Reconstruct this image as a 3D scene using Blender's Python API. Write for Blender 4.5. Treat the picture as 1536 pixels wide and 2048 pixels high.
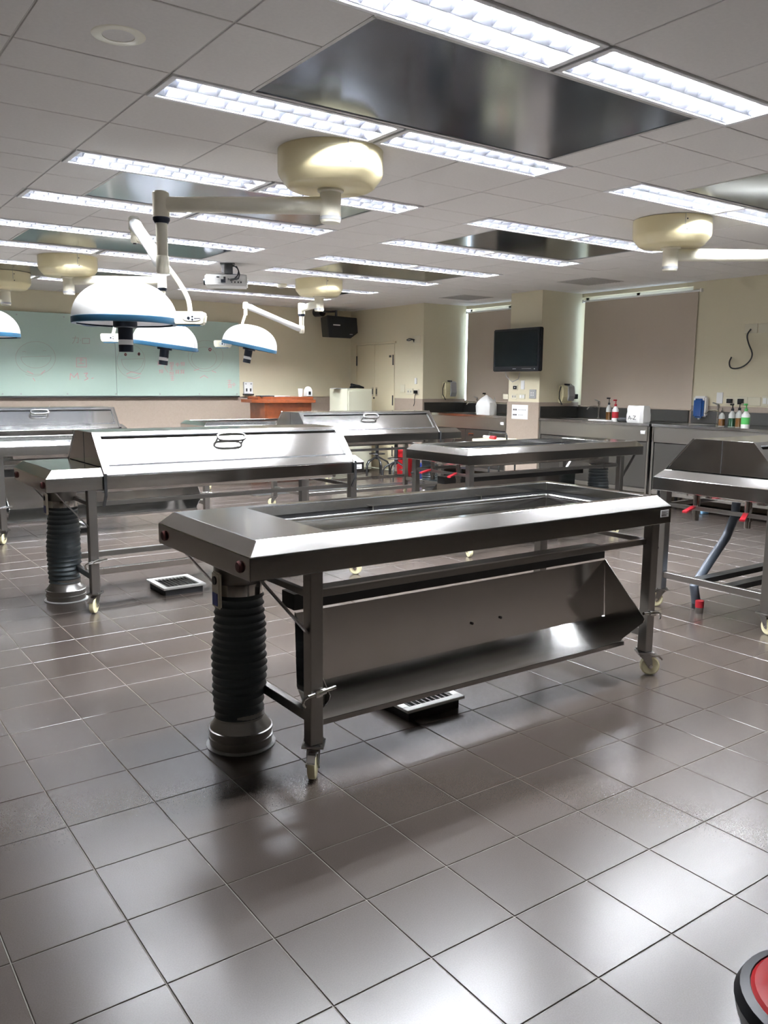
import bpy, bmesh, math, random
from mathutils import Vector, Matrix, Euler
random.seed(7)
PI = math.pi
for o in list(bpy.data.objects): bpy.data.objects.remove(o)
S = bpy.context.scene
COL = S.collection

# ------------------------------------------------------------------ camera
TILE = 0.30
F_PX = 1664.19
YAW, PITCH, ROLL = 0.62005511, 0.152462506, -0.00901954
CAM = Vector((-1.17668286 * TILE, -13.0820783 * TILE, 4.92491267 * TILE))
_f = Vector((math.sin(YAW) * math.cos(PITCH), math.cos(YAW) * math.cos(PITCH), -math.sin(PITCH)))
_r0 = Vector((math.cos(YAW), -math.sin(YAW), 0))
_d0 = _f.cross(_r0)
_r = math.cos(ROLL) * _r0 + math.sin(ROLL) * _d0
_d = -math.sin(ROLL) * _r0 + math.cos(ROLL) * _d0
cam_data = bpy.data.cameras.new('camera')
cam_data.sensor_fit = 'HORIZONTAL'; cam_data.sensor_width = 36.0
cam_data.lens = F_PX / 1536.0 * 36.0
cam_data.clip_start = 0.05; cam_data.clip_end = 100
cam = bpy.data.objects.new('camera', cam_data); COL.objects.link(cam)
cam.matrix_world = Matrix(((_r.x, -_d.x, -_f.x, CAM.x), (_r.y, -_d.y, -_f.y, CAM.y), (_r.z, -_d.z, -_f.z, CAM.z), (0, 0, 0, 1)))
S.camera = cam

# ------------------------------------------------------------------ world, exposure
TUBE_STRENGTH = 400.0
SKY_STRENGTH = 9.0
w = bpy.data.worlds.new('daylight'); S.world = w; w.use_nodes = True
w.node_tree.nodes['Background'].inputs[0].default_value = (0.72, 0.86, 1.0, 1)
w.node_tree.nodes['Background'].inputs[1].default_value = SKY_STRENGTH
S.view_settings.view_transform = 'Standard'
S.view_settings.look = 'None'
S.view_settings.gamma = 1.0
S.view_settings.use_curve_mapping = False
S.view_settings.exposure = 0.0

# ------------------------------------------------------------------ pixel helpers: a pixel gives a ray, the surface gives the distance
def ray(x, y):
    return _r * ((x - 768) / F_PX) + _d * ((y - 1024) / F_PX) + _f
def on_x(x, y, X):
    d = ray(x, y); return CAM + d * ((X - CAM.x) / d.x)
def on_y(x, y, Y):
    d = ray(x, y); return CAM + d * ((Y - CAM.y) / d.y)
def on_z(x, y, Z):
    d = ray(x, y); return CAM + d * ((Z - CAM.z) / d.z)
def at_depth(x, y, depth):
    return CAM + ray(x, y) * depth

# ------------------------------------------------------------------ materials
MATS = {}
def mat(name, col, rough=0.5, metal=0.0, spec=0.5, emit=None, estr=0.0, bump=None, bscale=200.0, noise=0.0, nscale=8.0,
        alpha=1.0, trans=0.0, coat=0.0, brush=None, rvar=0.0):
    if name in MATS: return MATS[name]
    m = bpy.data.materials.new(name); m.use_nodes = True
    nt = m.node_tree; b = nt.nodes['Principled BSDF']; L = nt.links
    b.inputs['Base Color'].default_value = (*col, 1)
    b.inputs['Roughness'].default_value = rough
    b.inputs['Metallic'].default_value = metal
    b.inputs['Specular IOR Level'].default_value = spec
    if coat: b.inputs['Coat Weight'].default_value = coat; b.inputs['Coat Roughness'].default_value = 0.08
    if trans: b.inputs['Transmission Weight'].default_value = trans
    if alpha < 1: b.inputs['Alpha'].default_value = alpha
    if emit: b.inputs['Emission Color'].default_value = (*emit, 1); b.inputs['Emission Strength'].default_value = estr
    tc = None
    if noise or bump or brush or rvar:
        tc = nt.nodes.new('ShaderNodeTexCoord')
    if noise:
        n = nt.nodes.new('ShaderNodeTexNoise'); n.inputs['Scale'].default_value = nscale; n.inputs['Detail'].default_value = 4
        L.new(tc.outputs['Object'], n.inputs['Vector'])
        mr = nt.nodes.new('ShaderNodeMapRange'); mr.inputs[1].default_value = 0.25; mr.inputs[2].default_value = 0.75
        mr.inputs[3].default_value = 1 - noise; mr.inputs[4].default_value = 1 + noise
        L.new(n.outputs['Fac'], mr.inputs[0])
        mx = nt.nodes.new('ShaderNodeVectorMath'); mx.operation = 'SCALE'
        mx.inputs[0].default_value = col; L.new(mr.outputs[0], mx.inputs['Scale'])
        L.new(mx.outputs[0], b.inputs['Base Color'])
    if rvar:
        n2 = nt.nodes.new('ShaderNodeTexNoise'); n2.inputs['Scale'].default_value = 5.0; n2.inputs['Detail'].default_value = 3
        L.new(tc.outputs['Object'], n2.inputs['Vector'])
        mr = nt.nodes.new('ShaderNodeMapRange'); mr.inputs[1].default_value = 0.3; mr.inputs[2].default_value = 0.7
        mr.inputs[3].default_value = max(0.02, rough - rvar); mr.inputs[4].default_value = rough + rvar
        L.new(n2.outputs['Fac'], mr.inputs[0]); L.new(mr.outputs[0], b.inputs['Roughness'])
    if brush:
        mp = nt.nodes.new('ShaderNodeMapping'); mp.inputs['Scale'].default_value = brush
        n = nt.nodes.new('ShaderNodeTexNoise'); n.inputs['Scale'].default_value = 1.0; n.inputs['Detail'].default_value = 3
        L.new(tc.outputs['Object'], mp.inputs[0]); L.new(mp.outputs[0], n.inputs['Vector'])
        bp = nt.nodes.new('ShaderNodeBump'); bp.inputs['Strength'].default_value = 0.035; bp.inputs['Distance'].default_value = 0.002
        L.new(n.outputs['Fac'], bp.inputs['Height']); L.new(bp.outputs[0], b.inputs['Normal'])
    elif bump:
        n = nt.nodes.new('ShaderNodeTexNoise'); n.inputs['Scale'].default_value = bscale; n.inputs['Detail'].default_value = 3
        L.new(tc.outputs['Object'], n.inputs['Vector'])
        bp = nt.nodes.new('ShaderNodeBump'); bp.inputs['Strength'].default_value = bump; bp.inputs['Distance'].default_value = 0.002
        L.new(n.outputs['Fac'], bp.inputs['Height']); L.new(bp.outputs[0], b.inputs['Normal'])
    MATS[name] = m
    return m

STEEL = mat('brushed_steel', (0.60, 0.595, 0.58), 0.135, 1.0, noise=0.04, nscale=3)
STEEL_D = mat('dull_steel', (0.36, 0.355, 0.34), 0.30, 1.0)
STEEL_DK = mat('baked_dark_steel', (0.13, 0.13, 0.125), 0.35, 1.0)  # recess shade and dark reflections put into the steel colour
HANDLE_S = mat('handle_steel', (0.42, 0.42, 0.41), 0.22, 1.0)
DOOR_S = mat('counter_door_steel', (0.24, 0.235, 0.225), 0.34, 1.0)
STEEL_B = mat('bright_steel', (0.72, 0.71, 0.69), 0.12, 1.0)
STEEL_C = mat('counter_steel', (0.62, 0.60, 0.56), 0.30, 1.0, noise=0.03, nscale=3)
BLACKM = mat('black_metal', (0.015, 0.016, 0.017), 0.4, 0.0)
BLACKP = mat('black_plastic', (0.005, 0.0055, 0.007), 0.42, spec=0.22)
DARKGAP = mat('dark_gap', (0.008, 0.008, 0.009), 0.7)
NYLON = mat('cream_nylon', (0.72, 0.66, 0.42), 0.45)
BELLOWS = mat('bellows_fabric', (0.045, 0.060, 0.066), 0.42, bump=0.5, bscale=90)
RUBBER = mat('maroon_rubber', (0.09, 0.022, 0.02), 0.55)
CREAM = mat('lamp_cream', (0.80, 0.70, 0.42), 0.34, coat=0.3)
IVORY = mat('lamp_ivory', (0.80, 0.76, 0.62), 0.32, coat=0.3)
LAMPW = mat('lamp_white', (0.86, 0.86, 0.84), 0.3, coat=0.3)
LBLUE = mat('lamp_blue', (0.022, 0.085, 0.15), 0.35)
NAVY = mat('lamp_navy', (0.004, 0.007, 0.014), 0.45, spec=0.25)
WHITE = mat('white_plastic', (0.80, 0.80, 0.78), 0.4)
PAPER = mat('paper', (0.82, 0.83, 0.84), 0.7)
WALLP = mat('wall_cream_paint', (0.66, 0.605, 0.44), 0.6, bump=0.1, bscale=120)
WAINS = mat('wainscot_taupe', (0.34, 0.275, 0.222), 0.5, noise=0.05, nscale=40)
CEILT = mat('ceiling_tile', (0.74, 0.71, 0.68), 0.8, noise=0.03, nscale=60)
CEILG = mat('ceiling_grid_paint', (0.52, 0.50, 0.47), 0.6)
CEILB = mat('ceiling_void', (0.10, 0.10, 0.10), 0.9)
FIXW = mat('fixture_white', (0.85, 0.85, 0.86), 0.35)
LOUV = mat('louver_aluminium', (0.74, 0.77, 0.86), 0.34, 1.0)
TUBEM = mat('fluorescent_tube', (1, 1, 1), 0.4, emit=(0.93, 0.955, 1.0), estr=TUBE_STRENGTH)
WOOD = mat('lectern_wood', (0.20, 0.052, 0.018), 0.3, coat=0.3, noise=0.18, nscale=14)
BLIND = mat('blind_fabric', (0.46, 0.39, 0.315), 0.85, bump=0.15, bscale=400)
GLASS = mat('window_glass', (0.9, 0.95, 0.95), 0.03, trans=1.0)
CABW = mat('cabinet_cream', (0.66, 0.66, 0.52), 0.45)
DOORM = mat('door_cream', (0.68, 0.61, 0.43), 0.45)
PLATE = mat('switch_plate', (0.66, 0.62, 0.48), 0.4)
RED = mat('red_plastic', (0.34, 0.006, 0.010), 0.35)
REDV = mat('valve_red', (0.30, 0.012, 0.02), 0.35)
BLUEP = mat('blue_plastic', (0.01, 0.03, 0.22), 0.35)
SCREEN = mat('tv_screen', (0.002, 0.003, 0.004), 0.22, spec=0.18)
GBOARD = mat('glass_board', (0.43, 0.55, 0.48), 0.12, coat=0.4)
MARKR = mat('red_marker', (0.45, 0.05, 0.07), 0.6)
MARKF = mat('faded_marker', (0.36, 0.33, 0.29), 0.6)
MARKP = mat('pink_marker', (0.62, 0.28, 0.30), 0.6)
INK = mat('black_ink', (0.01, 0.01, 0.012), 0.6)
GREYP = mat('grey_plastic', (0.33, 0.33, 0.33), 0.45)
HOSE = mat('grey_hose', (0.09, 0.11, 0.14), 0.45)
AMBER = mat('amber_liquid', (0.10, 0.045, 0.012), 0.1, coat=0.6)
DGREEN = mat('green_liquid', (0.012, 0.05, 0.025), 0.1, coat=0.6)
CLEARP = mat('clear_plastic', (0.75, 0.76, 0.72), 0.12, trans=0.5)
GREEN = mat('green_cap', (0.08, 0.42, 0.10), 0.4)
SOAPB = mat('dispenser_blue', (0.01, 0.055, 0.20), 0.12, coat=0.6)
BAGW = mat('white_bag', (0.78, 0.78, 0.76), 0.4, bump=0.6, bscale=25)

# perforated stainless ceiling panel
def perforated():
    m = mat('perforated_steel', (0.25, 0.28, 0.33), 0.13, 1.0)
    nt = m.node_tree; b = nt.nodes['Principled BSDF']; L = nt.links
    tc = nt.nodes.new('ShaderNodeTexCoord')
    v = nt.nodes.new('ShaderNodeTexVoronoi'); v.inputs['Scale'].default_value = 55; v.inputs['Randomness'].default_value = 0
    L.new(tc.outputs['Object'], v.inputs['Vector'])
    st = nt.nodes.new('ShaderNodeMath'); st.operation = 'GREATER_THAN'; st.inputs[1].default_value = 0.26
    L.new(v.outputs['Distance'], st.inputs[0])
    mx = nt.nodes.new('ShaderNodeMix'); mx.data_type = 'RGBA'
    mx.inputs['A'].default_value = (0.04, 0.05, 0.065, 1); mx.inputs['B'].default_value = (0.25, 0.29, 0.36, 1)
    L.new(st.outputs[0], mx.inputs['Factor']); L.new(mx.outputs['Result'], b.inputs['Base Color'])
    return m
PERF = perforated()

def floor_mat():
    m = mat('floor_tile_ceramic', (0.050, 0.040, 0.034), 0.24, 0.0, spec=0.55)
    nt = m.node_tree; b = nt.nodes['Principled BSDF']; L = nt.links
    geo = nt.nodes.new('ShaderNodeNewGeometry')
    n = nt.nodes.new('ShaderNodeTexNoise'); n.inputs['Scale'].default_value = 260; n.inputs['Detail'].default_value = 2
    n2 = nt.nodes.new('ShaderNodeTexNoise'); n2.inputs['Scale'].default_value = 1.7; n2.inputs['Detail'].default_value = 4
    L.new(geo.outputs['Position'], n.inputs['Vector']); L.new(geo.outputs['Position'], n2.inputs['Vector'])
    oi = nt.nodes.new('ShaderNodeObjectInfo')
    ad = nt.nodes.new('ShaderNodeMath'); ad.operation = 'MULTIPLY_ADD'; ad.inputs[1].default_value = 0.10
    L.new(oi.outputs['Random'], ad.inputs[0]); L.new(n.outputs['Fac'], ad.inputs[2])
    cr = nt.nodes.new('ShaderNodeMapRange'); cr.inputs[1].default_value = 0.25; cr.inputs[2].default_value = 0.85
    cr.inputs[3].default_value = 0.86; cr.inputs[4].default_value = 1.16
    L.new(ad.outputs[0], cr.inputs[0])
    sc = nt.nodes.new('ShaderNodeVectorMath'); sc.operation = 'SCALE'; sc.inputs[0].default_value = (0.050, 0.040, 0.034)
    L.new(cr.outputs[0], sc.inputs['Scale']); L.new(sc.outputs[0], b.inputs['Base Color'])
    return m
FLOORT = floor_mat()
GROUT = mat('floor_grout', (0.17, 0.158, 0.135), 0.8, noise=0.2, nscale=6)

# ------------------------------------------------------------------ mesh helpers
class MB:
    def __init__(s): s.v = []; s.f = []; s.sm = []
    def _add(s, vs, fs, smooth=False, M=None):
        n = len(s.v)
        for p in vs:
            p = Vector(p)
            s.v.append(M @ p if M is not None else p)
        for f in fs: s.f.append([n + i for i in f]); s.sm.append(smooth)
        return s
    def box(s, a, b, M=None):
        x0, y0, z0 = a; x1, y1, z1 = b
        return s._add([(x0, y0, z0), (x1, y0, z0), (x1, y1, z0), (x0, y1, z0), (x0, y0, z1), (x1, y0, z1), (x1, y1, z1), (x0, y1, z1)],
                      [(0, 3, 2, 1), (4, 5, 6, 7), (0, 1, 5, 4), (1, 2, 6, 5), (2, 3, 7, 6), (3, 0, 4, 7)], M=M)
    def cbox(s, c, d, M=None):
        return s.box((c[0] - d[0] / 2, c[1] - d[1] / 2, c[2] - d[2] / 2), (c[0] + d[0] / 2, c[1] + d[1] / 2, c[2] + d[2] / 2), M)
    def bar(s, p, q, wx, wy):        # square bar between two points
        p, q = Vector(p), Vector(q); d = q - p; l = d.length
        M = Matrix.Translation(p) @ d.to_track_quat('Z', 'Y').to_matrix().to_4x4()
        return s.box((-wx / 2, -wy / 2, 0), (wx / 2, wy / 2, l), M)
    def rings(s, rings, closed_ends=True, smooth=True, loop=False):
        n = len(rings[0]); base = len(s.v); vs = [p for r in rings for p in r]; fs = []
        for i in range(len(rings) - 1 + (1 if loop else 0)):
            a = i * n; b = ((i + 1) % len(rings)) * n
            for j in range(n):
                k = (j + 1) % n; fs.append((a + j, a + k, b + k, b + j))
        s._add(vs, fs, smooth)
        if closed_ends and not loop:
            s._add([], [])
            s.f.append([base + j for j in reversed(range(n))]); s.sm.append(False)
            s.f.append([base + (len(rings) - 1) * n + j for j in range(n)]); s.sm.append(False)
        return s
    def lathe(s, prof, seg=24, M=None, smooth=True, caps=True):
        rs = []
        for r, z in prof:
            rs.append([(Vector((r * math.cos(2 * PI * j / seg), r * math.sin(2 * PI * j / seg), z))) for j in range(seg)])
        if M is not None: rs = [[M @ p for p in r] for r in rs]
        return s.rings(rs, caps, smooth)
    def cyl(s, p, q, r, seg=14, r2=None, smooth=True):
        p, q = Vector(p), Vector(q); d = q - p
        M = Matrix.Translation(p) @ d.to_track_quat('Z', 'Y').to_matrix().to_4x4()
        return s.lathe([(r, 0), (r2 if r2 is not None else r, d.length)], seg, M, smooth)
    def tube(s, pts, r, seg=8, rs=None):
        pts = [Vector(p) for p in pts]; rings = []; up = None
        for i, p in enumerate(pts):
            t = (pts[min(i + 1, len(pts) - 1)] - pts[max(i - 1, 0)]).normalized()
            if up is None:
                up = t.orthogonal().normalized()
            up = (up - t * up.dot(t)).normalized(); sd = t.cross(up)
            rr = rs[i] if rs else r
            rings.append([p + (up * math.cos(2 * PI * j / seg) + sd * math.sin(2 * PI * j / seg)) * rr for j in range(seg)])
        return s.rings(rings)
    def prism(s, poly, axis, a, b):   # polygon in the two other axes, extruded along axis from a to b
        def P(u, v, t): return {'x': (t, u, v), 'y': (u, t, v), 'z': (u, v, t)}[axis]
        n = len(poly)
        vs = [P(u, v, a) for u, v in poly] + [P(u, v, b) for u, v in poly]
        fs = [tuple(reversed(range(n))), tuple(range(n, 2 * n))] + [(i, (i + 1) % n, n + (i + 1) % n, n + i) for i in range(n)]
        return s._add(vs, fs)
    def quad(s, a, b, c, d, t=0.0015):  # thin plate with thickness
        a, b, c, d = map(Vector, (a, b, c, d)); n = (b - a).cross(d - a).normalized() * t
        return s._add([a, b, c, d, a - n, b - n, c - n, d - n],
                      [(0, 1, 2, 3), (7, 6, 5, 4), (0, 4, 5, 1), (1, 5, 6, 2), (2, 6, 7, 3), (3, 7, 4, 0)])
    def build(s, name, m, parent=None, loc=None, bevel=0.0, seg=1):
        me = bpy.data.meshes.new(name); me.from_pydata([tuple(p) for p in s.v], [], s.f)
        me.polygons.foreach_set('use_smooth', s.sm); me.materials.append(m); me.update()
        bm = bmesh.new(); bm.from_mesh(me); bmesh.ops.recalc_face_normals(bm, faces=bm.faces)
        if bevel:
            es = [e for e in bm.edges if len(e.link_faces) == 2 and e.calc_face_angle(0) > 0.5]
            bmesh.ops.bevel(bm, geom=es, offset=bevel, segments=seg, affect='EDGES', clamp_overlap=True)
        bm.to_mesh(me); bm.free()
        if any(s.sm): me.set_sharp_from_angle(angle=math.radians(32))
        o = bpy.data.objects.new(name, me); COL.objects.link(o)
        if parent is not None: o.parent = parent
        if loc is not None: o.location = loc
        return o
def tag(o, label, cat, group=None):
    o['label'] = label; o['category'] = cat
    if group: o['group'] = group
    return o
def thing(name, label, cat, loc=(0, 0, 0), rz=0.0, group=None):
    o = bpy.data.objects.new(name, None); COL.objects.link(o); o.empty_display_size = 0.1
    o.location = loc; o.rotation_euler = (0, 0, rz)
    return tag(o, label, cat, group)
def struct(o): o['kind'] = 'structure'; return o
def copy_tree(o, parent=None):
    c = o.copy(); COL.objects.link(c)
    if parent is not None: c.parent = parent
    for ch in list(o.children): copy_tree(ch, c)
    return c
def text_mesh(name, body, size, m, parent, M, depth=0.0008, align='CENTER'):
    cu = bpy.data.curves.new(name, 'FONT'); cu.body = body; cu.size = size; cu.extrude = depth; cu.align_x = align; cu.align_y = 'CENTER'
    cu.resolution_u = 2
    t = bpy.data.objects.new(name, cu); COL.objects.link(t)
    bpy.context.view_layer.update()
    me = bpy.data.meshes.new_from_object(t.evaluated_get(bpy.context.evaluated_depsgraph_get()))
    bpy.data.objects.remove(t); bpy.data.curves.remove(cu)
    me.name = name; me.materials.clear(); me.materials.append(m)
    o = bpy.data.objects.new(name, me); COL.objects.link(o)
    if parent is not None: o.parent = parent
    o.matrix_local = M
    return o

# ------------------------------------------------------------------ room shell
H = 2.77                      # ceiling height
XF, XR, XD = 8.20, 9.00, 8.10   # pilaster face, window recess plane, door wall plane
YB = 9.00                     # board wall
XL, YN = -4.3, -7.2           # walls out of view
WZ = 1.245                    # wainscot height

fl = struct(MB().box((XL - .1, YN - .1, -0.10), (XR + .2, YB + .1, -0.0025)).build('floor', GROUT))
# floor tiles: grid measured in the photograph (lines at multiples of 0.30 m)
tile_me = None
tiles = []
for i in range(math.floor(XL / TILE), math.ceil(XR / TILE)):
    for j in range(math.floor(YN / TILE), math.ceil(YB / TILE)):
        x0, y0 = i * TILE, j * TILE
        cx, cy = x0 + TILE / 2, y0 + TILE / 2
        if cx < XL or cx > XR or cy < YN or cy > YB: continue
        v = Vector((cx, cy, 0)) - CAM; dep = v.dot(_f)
        u, vv = (v.dot(_r) / dep * F_PX + 768, v.dot(_d) / dep * F_PX + 1024) if dep > .3 else (-999, -999)
        seen = -60 < u < 1596 and -60 < vv < 2108
        tiles.append((0 if seen else 1, v.length, cx, cy))
tiles.sort()
g = 0.0017
def tile_mb(cx, cy, mb):
    h = TILE / 2 - g; e = 0.0015; n = len(mb.v)
    vs = [(cx + sx * h, cy + sy * h, -0.004) for sx, sy in ((-1, -1), (1, -1), (1, 1), (-1, 1))]
    vs += [(cx + sx * h, cy + sy * h, -e) for sx, sy in ((-1, -1), (1, -1), (1, 1), (-1, 1))]
    vs += [(cx + sx * (h - e), cy + sy * (h - e), 0) for sx, sy in ((-1, -1), (1, -1), (1, 1), (-1, 1))]
    fs = [(8, 9, 10, 11)]
    for k in range(4):
        q = (k + 1) % 4; fs += [(k, q, 4 + q, 4 + k), (4 + k, 4 + q, 8 + q, 8 + k)]
    mb._add(vs, fs)
m0 = MB(); tile_mb(0, 0, m0); first = m0.build('floor_tile', FLOORT, fl)
for k, (_, _, cx, cy) in enumerate(tiles[:290]):
    o = first if k == 0 else first.copy()
    if k: COL.objects.link(o)
    o.location = (cx, cy, 0)
rest = MB()
for _, _, cx, cy in tiles[290:]: tile_mb(cx, cy, rest)
ro = rest.build('floor_tile_field', FLOORT, fl); ro['kind'] = 'stuff'

# walls
def wall(name, a, b, m=WALLP): return struct(MB().box(a, b).build(name, m))
wall('wall_back', (XL - .15, YB, 0), (XD + .9, YB + .15, H + .2))
wall('wall_left', (XL - .15, YN, 0), (XL, YB, H + .2))
wall('wall_rear', (XL - .15, YN - .15, 0), (XR + .15, YN, H + .2))
Y1, Y2, Y3 = 6.86, 4.97, 4.36       # recess edges: window bay, pilaster, window bay
wall('wall_door_side_frame', (XD, YB - 0.20, 0), (XD + .9, YB, H + .2))
wall('wall_door_side', (XD, Y1, 0), (XD + .9, 7.64, H + .2))
wall('wall_door_side_head', (XD, 7.64, 2.16), (XD + .9, YB - 0.20, H + .2))
wall('wall_pilaster', (XF, Y3, 0), (XR, Y2, H + .2))
# right wall with two window openings
W2 = (2.56, Y3, 1.20, 2.72)         # y0 y1 z0 z1
W1 = (Y2, Y1, 1.22, 2.72)
wall('wall_right', (XR, YN, 0), (XR + .2, W2[0], H + .2))
wall('wall_right_sill', (XR, W2[0], 0), (XR + .2, W2[1], W2[2]))
wall('wall_right_head', (XR, W2[0], W2[3]), (XR + .2, W2[1], H + .2))
wall('wall_right_pier', (XR, W2[1], 0), (XR + .2, W1[0], H + .2))
wall('wall_right_far_sill', (XR, W1[0], 0), (XR + .2, W1[1], W1[2]))
wall('wall_right_far_head', (XR, W1[0], W1[3]), (XR + .2, W1[1], H + .2))
# wainscot
t = 0.012; n = 0
def trim(a, b, m=WAINS):
    global n; n += 1
    return struct(MB().box(a, b).build('trim_%d' % n, m, bevel=0.002))
trim((XL, YB - t, 0), (XD, YB, WZ)); trim((XD - t, Y1 - t, 0), (XD, 7.62, WZ)); trim((XD - t, YB - .19, 0), (XD, YB - t, WZ))
trim((XD, Y1 - t, 0), (XR, Y1, WZ))
trim((XF - t, Y3 - t, 0), (XF, Y2 + t, WZ)); trim((XF, Y3 - t, 0), (XR, Y3, WZ)); trim((XF, Y2, 0), (XR, Y2 + t, WZ))
trim((XR - t, YN, 0), (XR, W2[0], WZ)); trim((XL, YN, 0), (XL + t, YB, WZ)); trim((XL, YN, 0), (XR, YN + t, WZ))
trim((XL, YB - t - .012, WZ), (XD, YB, WZ + .03), WALLP)

# windows, blinds
def window(idx, y0, y1, z0, z1):
    wn = struct(MB().box((XR + .11, y0, z0), (XR + .118, y1, z1)).build('window_%d' % idx, GLASS))
    fm = MB()
    for (a, b) in (((y0, z0), (y0 + .05, z1)), ((y1 - .05, z0), (y1, z1)), ((y0, z0), (y1, z0 + .05)), ((y0, z1 - .05), (y1, z1)),
                   (((y0 + y1) / 2 - .025, z0), ((y0 + y1) / 2 + .025, z1))):
        fm.box((XR + .085, a[0], a[1]), (XR + .145, b[0], b[1]))
    fm.build('window_frame', WHITE, wn)
    MB().box((XR, y0, z0 - .02), (XR + .09, y1, z0)).build('window_sill', WHITE, wn)
window(1, *W1); window(2, *W2)
def blind(y0, y1, z0, z1, label):
    b = thing('roller_blind', label, 'blind', (XR - .02, (y0 + y1) / 2, z0), group='roller blinds')
    hw = (y1 - y0) / 2; hh = z1 - z0
    mb = MB(); N = 14
    rings = []
    for k in range(N + 1):
        y = -hw + 2 * hw * k / N; dx = 0.004 * math.sin(k * 1.3)
        rings.append([Vector((dx, y, 0)), Vector((dx, y, hh)), Vector((dx + .002, y, hh)), Vector((dx + .002, y, 0))])
    mb.rings(rings, True, False); mb.build('fabric', BLIND, b)
    MB().cyl((0, -hw, 0.006), (0, hw, .006), .011, 10).build('bottom_bar', BLIND, b)
    MB().cyl((.0, -hw - .02, hh + .008), (0, hw + .02, hh + .008), .013, 12).build('roller', WHITE, b)
    for y in (-hw - .04, hw + .03): MB().box((-.02, y - .01, hh - .01), (.02, y + .01, hh + .03)).build('bracket', WHITE, b)
    return b
blind(2.47, 4.285, 1.185, 2.652, 'wide closed beige roller blind over the window between pilaster and socket wall')
blind(5.05, 6.795, 1.205, 2.652, 'closed beige roller blind between the television pilaster and the double door wall')

# double door
d = struct(MB().box((XD - .012, 7.64, 0), (XD + .06, 7.66, 2.18)).box((XD - .012, 8.80, 0), (XD + .06, 8.82, 2.18)).box((XD - .025, 7.60, 2.16), (XD + .06, 8.86, 2.195)).build('door_1', DOORM, bevel=.002))
for y0, y1, hy in ((7.662, 8.228, 8.17), (8.234, 8.798, 8.29)):
    lf = MB().box((XD - .002, y0, 0.01), (XD + .045, y1, 2.155)).build('door_leaf', DOORM, d, bevel=.003)
    MB().box((XD - .006, hy - .026, .98 + .29), (XD - .001, hy + .026, 1.29 + .13)).build('pull_plate', STEEL_B, lf)
    MB().box((XD - .008, hy - .014, 1.30), (XD - .004, hy + .014, 1.395)).build('pull_recess', BLACKM, lf)
    he = y0 + .012 if y0 < 8 else y1 - .012
    for hz in (.25, 1.12, 1.80):
        MB().cyl((XD - .012, he, hz), (XD - .012, he, hz + .17), .012, 8).build('hinge', BLACKM, lf)
MB().cyl((XD - .012, 8.245, 1.235), (XD, 8.245, 1.235), .018, 12).build('lock_cylinder', BLACKM, d)
MB().box((XD - .006, 7.74, 1.93), (XD - .002, 7.80, 1.965)).build('door_number_plate', BLACKM, d)

# ------------------------------------------------------------------ ceiling
ce = struct(MB().box((XL - .1, YN - .1, H + .16), (XR + .2, YB + .1, H + .24)).build('ceiling', CEILB))
FAR = [-1.31, 0.0, 1.44, 2.63, 3.86, 4.99, 6.33, 7.60]     # far edges of the light rows
FW = 0.325
XA = [1.085 + .628 * k for k in range(-8, 5)] + [4.235 + .608 * k for k in range(0, 5)] + [7.28, 7.90, 8.51, XR]
XA = [XL] + [x for x in XA if x > XL + .1]
ybands = []
_ys = [YN] + [FAR[0] - FW - .60 * k for k in range(10, -1, -1) if FAR[0] - FW - .60 * k > YN + .2]
ybands += [(a, b, 't') for a, b in zip(_ys[:-1], _ys[1:])]
for k, fy in enumerate(FAR):
    ybands.append((fy - FW, fy, 'f'))
    nx = FAR[k + 1] - FW if k + 1 < len(FAR) else YB
    gap = nx - fy
    mir = k in (0, 2, 4, 6)
    if k == len(FAR) - 1:
        ybands += [(fy, fy + .6, 't'), (fy + .6, fy + 1.15, 't'), (fy + 1.15, YB, 't')] if gap > 1.3 else [(fy, fy + gap / 2, 't'), (fy + gap / 2, nx, 't')]
    elif mir:
        ybands += [(fy, fy + .36, 'm'), (fy + .36, nx, 'm')]
    else:
        ybands += [(fy, fy + gap * .46, 't'), (fy + gap * .46, nx, 't')]
BANKS = [(XA[XA.index(min(XA, key=lambda x: abs(x - 1.085)))], XA[XA.index(min(XA, key=lambda x: abs(x - 3.597)))]),
         (4.235, XA[XA.index(min(XA, key=lambda x: abs(x - 6.667)))])]
MIR = [(1.465, 3.36), (4.63, 6.42)]
tile_cache = {}
def ceil_tile(x0, x1, y0, y1):
    key = (round(x1 - x0, 3), round(y1 - y0, 3)); gg = 0.004
    if key not in tile_cache:
        hx, hy = key[0] / 2 - gg, key[1] / 2 - gg
        o = MB().box((-hx, -hy, 0), (hx, hy, .014)).build('ceiling_tile', CEILT, ce, bevel=.0025)
        tile_cache[key] = o
    else:
        o = tile_cache[key].copy(); COL.objects.link(o)
    o.location = ((x0 + x1) / 2, (y0 + y1) / 2, H)
    if random.random() < .08: o.location.z += .003; o.rotation_euler = (random.uniform(-.006, .006), random.uniform(-.006, .006), 0)
grid = MB()
for x in XA[1:-1]: grid.box((x - .011, YN, H + .004), (x + .011, YB, H + .03))
for a, b, k in ybands:
    if a > YN: grid.box((XL, a - .011, H + .0045), (XR, a + .011, H + .031))
def in_room(x0, x1, y0, y1):
    return not (x0 >= XD - .01 and (y0 > Y1 - .3)) 
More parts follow.
